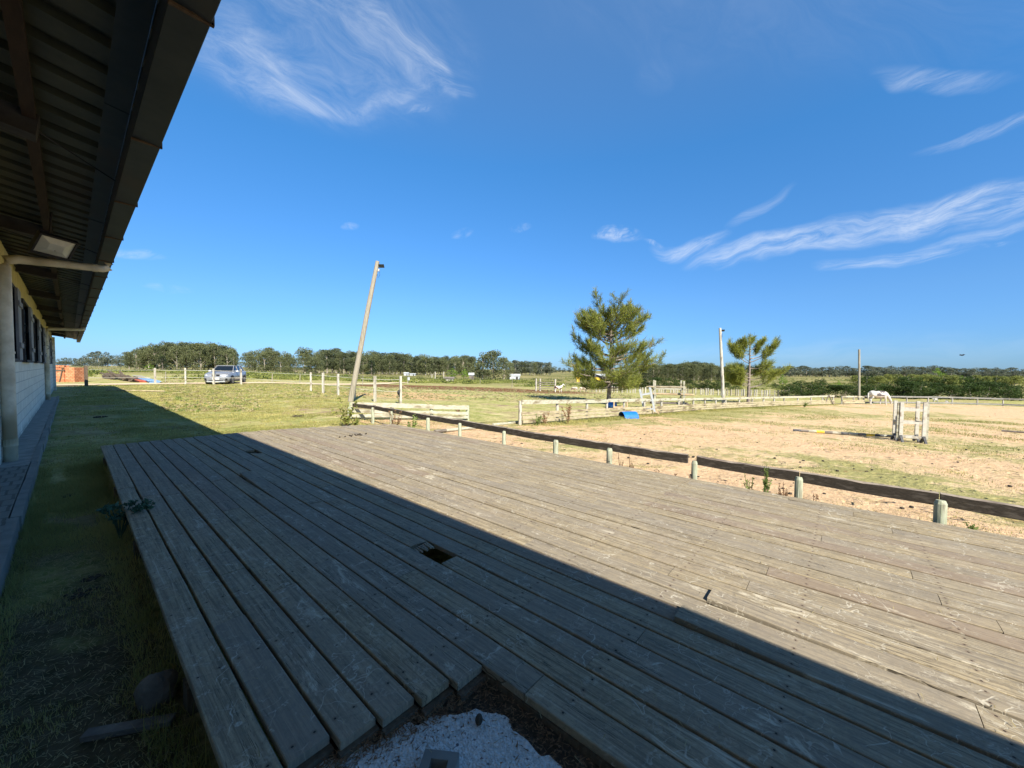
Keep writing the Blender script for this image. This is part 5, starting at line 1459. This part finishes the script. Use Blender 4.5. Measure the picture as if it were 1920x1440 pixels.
# ---- pines
def pine(name, base, H, whorls, label, seed, lean=(0, 0), tuft=.24, trunk_r=.17, ntuft=26):
    e = empty(name, base, label, 'pine tree'); rg = np.random.default_rng(seed); g = MB()
    def tr(z): t = z / H; return Vector((lean[0] * t + .06 * math.sin(t * 5), lean[1] * t + .05 * math.cos(t * 4) - .05, z))
    n = 10; g.tube([tr(H * .96 * k / n) - Vector((0, 0, .2 if k == 0 else 0)) for k in range(n + 1)], [trunk_r * (1 - .88 * k / n) * (1.15 if k == 0 else 1) for k in range(n + 1)], 9)
    g.build('trunk', M['bark'], e)
    lb = MB(); B = []; D = []; Vv = []
    def tuft_at(p, d, s, cnt, val):
        d = d.normalized()
        for _ in range(cnt):
            v = Vector(rg.normal(size=3)) * .62 + d * .85; v.normalize(); B.append(p - d * rg.uniform(0, s * 1.3)); D.append(v * s * rg.uniform(.7, 1.15)); Vv.append(val * .6 + rg.random() * .4)
    for (z0, az, L, rise, sub) in whorls:
        o_ = tr(z0); a = R(az); hd = Vector((math.cos(a), math.sin(a), 0)); P = []
        for k in range(7):
            t = k / 6; P.append(o_ + hd * L * t + Vector((0, 0, rise * L * (t ** 1.6) + .04 * math.sin(t * 9 + az))) + Vector((-hd.y, hd.x, 0)) * (.08 * L * math.sin(t * 3 + z0)))
        lb.tube(P, [max(.012, .045 * L / 2 * (1 - .8 * k / 6)) for k in range(7)], 6)
        ns = sub
        for s in range(ns):
            t = .38 + .62 * (s + rg.random() * .7) / ns; t = min(t, .99); i = min(int(t * 6), 5); q = P[i].lerp(P[i + 1], t * 6 - i)
            side = 1 if s % 2 else -1; sd_ = (Vector((-hd.y, hd.x, 0)) * side * rg.uniform(.3, 1.1) + hd * rg.uniform(.2, .8) + Vector((0, 0, rg.uniform(.25, 1.0)))).normalized()
            Ls = L * rg.uniform(.16, .34) * (1.15 - t * .4) + .15; tip = q + sd_ * Ls + Vector((0, 0, Ls * .25)); mid = q + sd_ * Ls * .5
            lb.tube([q, mid, tip], [.016, .012, .008], 5); val = rg.random()
            up = (tip - mid).normalized() + Vector((0, 0, 1.1))
            for f in (1.0, .72, .45): tuft_at(q.lerp(tip, f), up, tuft, ntuft, val)
        tuft_at(P[-1], P[-1] - P[-2] + Vector((0, 0, .15)), tuft, ntuft * 2, rg.random()); tuft_at(P[-2], P[-1] - P[-2] + Vector((0, 0, .15)), tuft, ntuft, rg.random())
    for z in np.linspace(H * .72, H * .99, 7): tuft_at(tr(min(z, H * .97)) + Vector((0, 0, .1)), Vector((0, 0, 1)), tuft, ntuft, rg.random())
    lb.build('branches', M['bark'], e)
    Bn = np.array([tuple(v) for v in B]); Dn = np.array([tuple(v) for v in D]); m = len(Bn)
    r2 = rg.normal(size=(m, 3)); w_ = np.cross(Dn, r2); w_ /= np.linalg.norm(w_, axis=1)[:, None]; w_ *= .020
    V = np.empty((m, 4, 3)); V[:, 0] = Bn - w_ * .5; V[:, 1] = Bn + w_ * .5; V[:, 2] = Bn + Dn + w_ * .35; V[:, 3] = Bn + Dn - w_ * .35
    link('needles', quads_mesh('needles', V.reshape(-1, 3), np.array(Vv), M['needle']), e)
    return e
rp_ = random.Random(17)
wh = []
# image right is azimuth about -49 deg, image left about 131 deg
prof = [(1.25, 2.6, .10), (1.7, 3.1, .14), (2.2, 3.3, .22), (2.8, 3.3, .28), (3.4, 3.2, .34), (4.0, 2.5, .38), (5.0, 3.0, .50), (5.4, 2.8, .58), (5.9, 2.6, .62), (6.4, 2.3, .75), (6.8, 1.7, 1.0)]
for k, (z, L, ri) in enumerate(prof):
    nb = 5; a0 = rp_.uniform(0, 60)
    for j in range(nb):
        az = a0 + 360 * j / nb + rp_.uniform(-14, 14); wh.append((z + rp_.uniform(-.18, .18), az, L * rp_.uniform(.72, 1.08), ri * rp_.uniform(.6, 1.3), 10 if L > 2 else 8))
wh += [(3.6, -49, 3.3, .42, 9), (2.6, -47, 3.9, .26, 8), (4.1, 131, 3.0, .5, 8), (5.2, 132, 2.3, .55, 8), (2.9, 133, 3.3, .1, 9)]
pb_ = at(1141, 757.5)
Hp = zpix(pb_, 580)
pine('pine_tree', pb_, Hp, [(z * Hp / 7.9, a, L * 1.08 * Hp / 7.9, r, s) for z, a, L, r, s in wh], 'large open crowned pine tree standing behind the far arena fence', 61, ntuft=20, tuft=.33)
p2 = at(1403, 757); H2 = zpix(p2, 626); k2 = H2 / 7.2
w2 = [(1.6, -49, 3.3, .55, 9), (1.9, 128, 1.7, .25, 8), (2.3, 150, 1.5, .5, 8), (2.6, 100, 1.5, .5, 8), (2.9, -20, 1.6, .35, 8), (3.1, 131, 1.9, .35, 8), (2.5, -60, 2.3, .3, 8), (3.3, 60, 1.3, .5, 6),
      (2.0, 131, 2.2, .2, 10), (2.4, 110, 1.9, .3, 10), (2.7, 160, 2.0, .3, 9), (3.6, -49, 2.0, .2, 8), (4.2, 131, 2.1, .9, 10), (4.4, 131, 1.5, 1.1, 8), (4.6, -49, 2.6, .65, 10), (4.3, -70, 2.3, .7, 9), (5.0, 140, 2.0, .35, 6), (4.9, -30, 1.4, .9, 8), (5.3, 120, 1.0, 1.0, 7), (5.6, -60, 1.3, .75, 8), (5.8, 140, .8, 1., 6), (6.2, -10, .7, .8, 5)]
pine('pine_tree', p2, H2, [(z * k2, a, L * k2, r, s) for z, a, L, r, s in w2], 'small sparse forked pine tree right of the grey light pole', 62, lean=(-.25, .1), trunk_r=.15, ntuft=30, tuft=.36)

# ================================================================== BUILDINGS FAR AWAY
def shed(px, top, w_px, depth, label, name='shed', mat='metalwhite', rz=R(-45), roofc=None):
    p = at_depth(px, depth); H = zpix(p, top); w = w_px * depth / FPX; e = empty(name, p, label, 'shed', rz=rz)
    g = MB(); g.box((0, 0, H * .35 - .2), (w, w * .7, H * .7 + .4)); g.build('wall', M[mat], e)
    g = MB(); hw = w / 2 + .2; hd = w * .35 + .2
    g.add([(-hw, -hd, H * .68), (hw, -hd, H * .68), (hw, 0, H), (-hw, 0, H), (-hw, hd, H * .68), (hw, hd, H * .68)], [(0, 1, 2, 3), (3, 2, 5, 4), (0, 3, 4), (1, 5, 2), (0, 4, 5, 1)]); g.build('roof', M[roofc or mat], e)
    g = MB(); g.box((w * .2, -w * .35 - .02, H * .25), (w * .2, .06, H * .5)); g.build('door', M['darkframe'], e)
shed(965, 701, 19, 128, 'long white metal shed right of the big gum clump')
shed(884, 699, 8, 112, 'small white roofed hut beside the bright green trees', 'hut', 'greywood', roofc='metalwhite')
shed(774, 700, 10, 175, 'white house half hidden at the foot of the dark wood', 'farmhouse')
shed(762, 698, 8, 172, 'small white outbuilding left of the house at the foot of the wood', 'outbuilding')
shed(1124, 701, 22, 118, 'white roofed house seen under the pine branches', 'farmhouse', 'yellow', roofc='metalwhite')
shed(1084, 706, 5, 110, 'tiny yellow box hut in the field left of the pine trunk', 'hut', 'yellow')
shed(843, 706.5, 15, 82, 'low white trough shelter in the field under the bright green tree', 'trough_shelter', 'white_paint', roofc='greywood')
p = at_depth(766, 60); e = empty('box_sign', p, 'small white box on a post in the scrub right of the last rope fence post', 'sign'); H = zpix(p, 707)
g = MB(); g.box((0, 0, H - .25), (.34, .2, .5)); g.build('box', M['metalwhite'], e); g = MB(); g.tube([(-.12, 0, -.1), (-.12, 0, H - .4)], .04, 6); g.build('post', M['pale_post'], e)

# ================================================================== CAR
def car():
    p = at(425, 719.5); e = empty('parked_car', p, 'silver sport utility car parked on the dirt road behind the rope fence', 'car')
    # local: +X forward, Z up
    L = 4.6; hw = .93
    st_ = [  # x, half width bottom, half width shoulder, z bottom, z belt(top of body side), z centre top
        (2.28, .55, .62, .42, .66, .70), (2.22, .78, .80, .25, .86, .90), (2.05, .88, .86, .22, .95, .99), (1.6, .92, .90, .24, 1.02, 1.07), (1.0, .93, .92, .26, 1.07, 1.12), (.75, .93, .92, .26, 1.09, 1.14),
        (0, .93, .92, .26, 1.10, 1.12), (-.9, .93, .92, .26, 1.13, 1.14), (-1.7, .92, .91, .28, 1.16, 1.18), (-2.1, .88, .88, .32, 1.14, 1.17), (-2.27, .78, .80, .42, 1.0, 1.02), (-2.31, .6, .62, .5, .85, .86)]
    g = MB(); V = []; F = []
    for (x, wb, ws, zb_, zs, zc) in st_:
        zm = (zb_ + zs) / 2
        ring = [(-wb * .9, zb_), (-wb, zb_ + .10), (-(wb + .02), zm), (-ws, zs - .06), (-ws * .93, zs), (-ws * .5, zc), (0, zc + .012), (ws * .5, zc), (ws * .93, zs), (ws, zs - .06), (wb + .02, zm), (wb, zb_ + .10), (wb * .9, zb_)]
        V += [(x, a, c) for a, c in ring]
    m = 13
    for i in range(len(st_) - 1):
        for k in range(m - 1): F.append((i * m + k, i * m + k + 1, (i + 1) * m + k + 1, (i + 1) * m + k))
        F.append((i * m + m - 1, i * m, (i + 1) * m, (i + 1) * m + m - 1))
    F.append(tuple(range(m - 1, -1, -1))); F.append(tuple((len(st_) - 1) * m + k for k in range(m)))
    g.add(V, F); g.build('body', M['carpaint'], e, smooth=True)
    # cabin glass
    g = MB(); base = [(.95, .80), (.60, .85), (-.9, .85), (-1.95, .80)]; top_ = [(.12, .60), (-.1, .64), (-1.0, .64), (-1.65, .58)]
    V = [(x, -w, 1.08) for x, w in base] + [(x, -w, 1.62) for x, w in top_] + [(x, w, 1.08) for x, w in base] + [(x, w, 1.62) for x, w in top_]
    F = [(0, 1, 5, 4), (1, 2, 6, 5), (2, 3, 7, 6), (8, 12, 13, 9), (9, 13, 14, 10), (10, 14, 15, 11), (0, 4, 12, 8), (3, 11, 15, 7), (4, 5, 13, 12), (5, 6, 14, 13), (6, 7, 15, 14)]
    g.add(V, F); g.build('windows', M['glass'], e)
    g = MB(); 
    g.add([(x + dx, w * s, z) for (x, w, dx) in ((.14, .62, .02), (-.1, .66, 0), (-1.0, .66, 0), (-1.68, .60, 0)) for s in (-1, 1) for z in (1.61, 1.665)],
          [(1, 3, 7, 5), (5, 7, 11, 9), (9, 11, 15, 13), (0, 4, 6, 2), (4, 8, 10, 6), (8, 12, 14, 10), (0, 1, 5, 4), (4, 5, 9, 8), (8, 9, 13, 12), (2, 6, 7, 3), (6, 10, 11, 7), (10, 14, 15, 11), (0, 2, 3, 1), (12, 13, 15, 14)]); g.build('roof', M['carpaint'], e)
    for s in (-1, 1):
        g = MB()
        for (a, c) in (((.97, .81, 1.07), (.13, .615, 1.63)), ((-.05, .87, 1.10), (-.22, .655, 1.62)), ((-1.0, .87, 1.12), (-1.05, .65, 1.62)), ((-1.98, .80, 1.12), (-1.66, .59, 1.62))):
            g.beam((a[0], a[1] * s, a[2]), (c[0], c[1] * s, c[2]), .055, .05)
        g.build('pillars', M['carpaint'], e)
        g = MB(); g.sphere((.62, s * 1.03, 1.15), (.09, .13, .085), 10, 6); g.build('mirror', M['chrome'], e, smooth=True)
        g = MB(); g.sphere((2.10, s * .66, .80), (.16, .21, .075), 12, 6); g.build('headlight', M['carlight'], e, smooth=True)
        g = MB(); g.box((2.245, s * .155, .80), (.06, .26, .16)); g.build('grille', M['carblack'], e)
        g = MB(); g.box((2.20, s * .72, .45), (.10, .20, .20)); g.build('air_intake', M['carblack'], e)
        for x in (1.42, -1.42):
            w = MB(); w.tube([(x, s * .70, .36), (x, s * .955, .36)], .37, 20); wo_ = w.build('wheel', M['tyre'], e)
            w = MB(); w.tube([(x, s * .945, .36), (x, s * .968, .36)], .25, 12)
            w.build('rim', M['rim'], wo_)
            w = MB()   # arch
            w.tube([(x + math.cos(t) * .43, s * .925, .36 + math.sin(t) * .43) for t in np.linspace(-.1, math.pi + .1, 9)], .035, 6); w.build('wheel_arch', M['carblack'], e)
        g = MB(); g.box((0, s * .93, .33), (2.1, .05, .12)); g.build('sill', M['carblack'], e)
    g = MB(); g.box((2.235, 0, .42), (.08, 1.05, .15)); g.build('lower_grille', M['carblack'], e)
    g = MB(); g.box((2.275, 0, .52), (.02, .50, .12)); g.build('number_plate', M['plate'], e)
    g = MB(); g.box((2.21, 0, .27), (.12, 1.3, .09)); g.box((2.245, 0, .615), (.06, 1.1, .05)); g.build('bumper_trim', M['chrome'], e)
    fdir = -FWD.copy(); 
    a = math.atan2(-.655, -.754)       # towards the camera
    v = Vector((at(425, 720).x, at(425, 720).y)); a = math.atan2(-v.y, -v.x)
    e.rotation_euler = (0, 0, a - R(19)); e.scale = (1.0, 1.0, 1.0)
car()

# ================================================================== ANIMALS
def coat(name, base, patch, scale, thr, seed, back=False):
    def fn(q, co, bs):
        n = q.noise(q.mapv(co, loc=(seed, seed, 0)), scale, 2, .5, .3)
        if back:
            z_ = q.n('ShaderNodeSeparateXYZ'); q.set(z_.inputs[0], co)
            n = q.math('MULTIPLY', n, q.math('MULTIPLY', q.mr(z_.outputs[2], .78, .95), q.mr(q.math('ABSOLUTE', z_.outputs[0]), .75, .45)))
        return q.mix(q.mr(n, thr, thr + .04), base, patch)
    return material(name, fn, .7, .2)
M['coat1'] = coat('white_grey_coat', (.52, .50, .45), (.10, .085, .09), 2.6, .46, 9.1, True)
M['coat2'] = coat('pinto_coat', (.74, .70, .64), (.10, .045, .03), 1.3, .55, 7.7)
M['coat3'] = coat('pale_chestnut_coat', (.68, .55, .42), (.34, .17, .09), 1.2, .62, 1.7)
M['mane'] = varied('dark_mane', (.05, .04, .04), (.13, .10, .09), 20)
M['manew'] = varied('pale_mane', (.45, .42, .38), (.62, .58, .52), 20)


def skinned(name, verts, edges_, rad, mat, parent, root=0, sub=2):
    me = bpy.data.meshes.new(name); me.from_pydata(verts, edges_, []); o = bpy.data.objects.new(name, me); C.objects.link(o); o.parent = parent
    m = o.modifiers.new('skin', 'SKIN'); m.use_smooth_shade = True; m.branch_smoothing = .5
    for i, r in enumerate(rad):
        d = me.skin_vertices[0].data[i]; d.radius = r if hasattr(r, '__len__') else (r, r)
    me.skin_vertices[0].data[root].use_root = True
    s = o.modifiers.new('sub', 'SUBSURF'); s.levels = sub; s.render_levels = sub
    me.materials.append(mat); return o


def horse(base, s, rz, mat, mane, label, grazing=True, face='grey', cat='horse'):
    e = empty('horse', base, label, cat, rz=rz); e.scale = (s, s, s)
    # +X = head direction; withers 1.5
    g = MB()
    def limb(rows, n=12): g.tube([Vector(r[:3]) for r in rows], [r[3] for r in rows], n)
    limb([(-.92, 0, 1.14, .08), (-.86, 0, 1.15, .22), (-.70, 0, 1.14, .32), (-.40, 0, 1.10, .35), (0, 0, 1.05, .37), (.35, 0, 1.07, .36), (.60, 0, 1.11, .31), (.78, 0, 1.12, .22), (.84, 0, 1.12, .10)], 16)
    if grazing:
        limb([(.45, 0, 1.16, .28), (.78, 0, 1.04, .24), (1.02, 0, .82, .17), (1.20, 0, .58, .13), (1.26, 0, .48, .11)])
        limb([(1.18, 0, .60, .10), (1.27, 0, .44, .13), (1.34, 0, .27, .10), (1.38, 0, .12, .075), (1.39, 0, .06, .05)])
    else:
        limb([(.45, 0, 1.16, .28), (.76, 0, 1.36, .21), (.95, 0, 1.58, .15), (1.06, 0, 1.76, .12)])
        limb([(1.0, 0, 1.80, .10), (1.14, 0, 1.78, .13), (1.32, 0, 1.66, .10), (1.46, 0, 1.54, .07), (1.50, 0, 1.50, .05)])
    for sd in (-1, 1):
        y = sd * .17; o1 = .10 * sd; o2 = -.14 * sd
        limb([(-.66, y * .8, 1.16, .16), (-.66, y, .96, .18), (-.58 + o1, y, .76, .12), (-.80 + o1, y, .50, .068), (-.76 + o1, y, .18, .046), (-.71 + o1, y, .06, .052), (-.69 + o1, y, .0, .065)], 10)
        limb([(.52, y * .8, 1.10, .15), (.52, y, .88, .13), (.54 + o2 * .6, y, .50, .068), (.50 + o2, y, .18, .046), (.55 + o2, y, .06, .050), (.57 + o2, y, .0, .062)], 10)
    bo = g.build('body', mat, e, smooth=True)
    rm = bo.modifiers.new('remesh', 'REMESH'); rm.mode = 'VOXEL'; rm.voxel_size = .03; rm.use_smooth_shade = True
    sm_ = bo.modifiers.new('smooth', 'SMOOTH'); sm_.factor = .6; sm_.iterations = 4
    hx, hz = (1.34, .44) if grazing else (1.12, 1.92)
    for sd in (-1, 1):
        g = MB(); g.tube([(hx - .04, sd * .07, hz - .02), (hx - .10 if grazing else hx - .02, sd * .10, hz + .10)], [.035, .006], 6); g.build('ear', mat, e)
    g = MB(); cs = []; rg = np.random.default_rng(3)
    path = [Vector((.55, 0, 1.43)), Vector((.84, 0, 1.22)), Vector((1.08, 0, .92)), Vector((1.25, 0, .62)), Vector((1.36, 0, .40))] if grazing else [Vector((.55, 0, 1.45)), Vector((.78, 0, 1.60)), Vector((.95, 0, 1.80)), Vector((1.08, 0, 1.94))]
    for i in range(len(path) - 1):
        for k in range(10): p_ = path[i].lerp(path[i + 1], k / 10); g.tube([p_, p_ + Vector((-.04, .09 * (1 if k % 2 else -1), -.08)), p_ + Vector((-.02, .12 * (1 if k % 2 else -1), -.22))], [.025, .02, .004], 4)
    g.build('mane', mane, e)
    g = MB(); g.tube([(-.92, 0, 1.30), (-1.04, 0, 1.15), (-1.06, 0, .80), (-1.03, 0, .42)], [.04, .06, .07, .02], 7); g.build('tail', M['manew'] if mat == M['coat1'] else mane, e, smooth=True)
    return e
hb = at(1646, 758.5); rimg = math.atan2(-.7545, .656)
hh = zpix(hb, 731.5)
horse(hb, hh / 1.50, rimg, M['coat1'], M['mane'], 'white and grey patched horse grazing at the far end of the arena')
hb = at(1047, 735.5); horse(hb, zpix(hb, 722) / 1.62, rimg + .3, M['coat2'], M['mane'], 'brown and white pinto horse standing in the far field left of the pine', False)
hb = at(1077, 734.5); horse(hb, zpix(hb, 725) / 1.5, rimg + 2.4, M['coat3'], M['manew'], 'pale horse grazing in the far field, left of its pair')
hb = at(1092, 734.8); horse(hb, zpix(hb, 725.4) / 1.5, rimg + .5, M['coat3'], M['manew'], 'pale horse grazing in the far field, right of its pair')
for i, (px, py, lab) in enumerate(((1775, 756, 'white sheep lying on the grass behind the right fence'), (1754, 753.5, 'pale sheep standing behind the right fence left of the lying one'))):
    p = at(px, py); e = empty('sheep', p, lab, 'sheep', rz=i * 2.); e.scale = (.55, .55, .55); g = MB(); zc = .22 + .2 * i
    skinned('body', [(-.35, 0, zc + .1), (0, 0, zc + .12), (.32, 0, zc + .12), (.5, 0, zc + .25), (.66, 0, zc + .18), (-.3, .1, 0.03), (-.3, -.1, 0.03), (.28, .1, .03), (.28, -.1, .03)], [(0, 1), (1, 2), (2, 3), (3, 4), (0, 5), (0, 6), (2, 7), (2, 8)], [.2, .24, .2, .1, .06, .05, .05, .05, .05], M['manew'], e, 1)
# bird
d = ray(1804, 666); p = d * 60 + Vector((0, 0, E0)); e = empty('bird', p, 'tiny dark bird flying in the sky above the right wood', 'bird', rz=1.)
g = MB(); g.sphere((0, 0, 0), (.16, .06, .06), 8, 6); g.sphere((.17, 0, .02), .04, 6, 5); g.build('body', M['black'], e, smooth=True)
for s in (-1, 1): g = MB(); g.add([(-.06, s * .03, .02), (.08, s * .03, .02), (.05, s * .28, .12), (-.05, s * .42, .08), (-.06, s * .03, .0), (.08, s * .03, .0), (.05, s * .28, .105), (-.05, s * .42, .07)], [(0, 1, 2, 3), (7, 6, 5, 4), (0, 4, 5, 1), (1, 5, 6, 2), (2, 6, 7, 3), (3, 7, 4, 0)]); g.build('wing', M['black'], e)
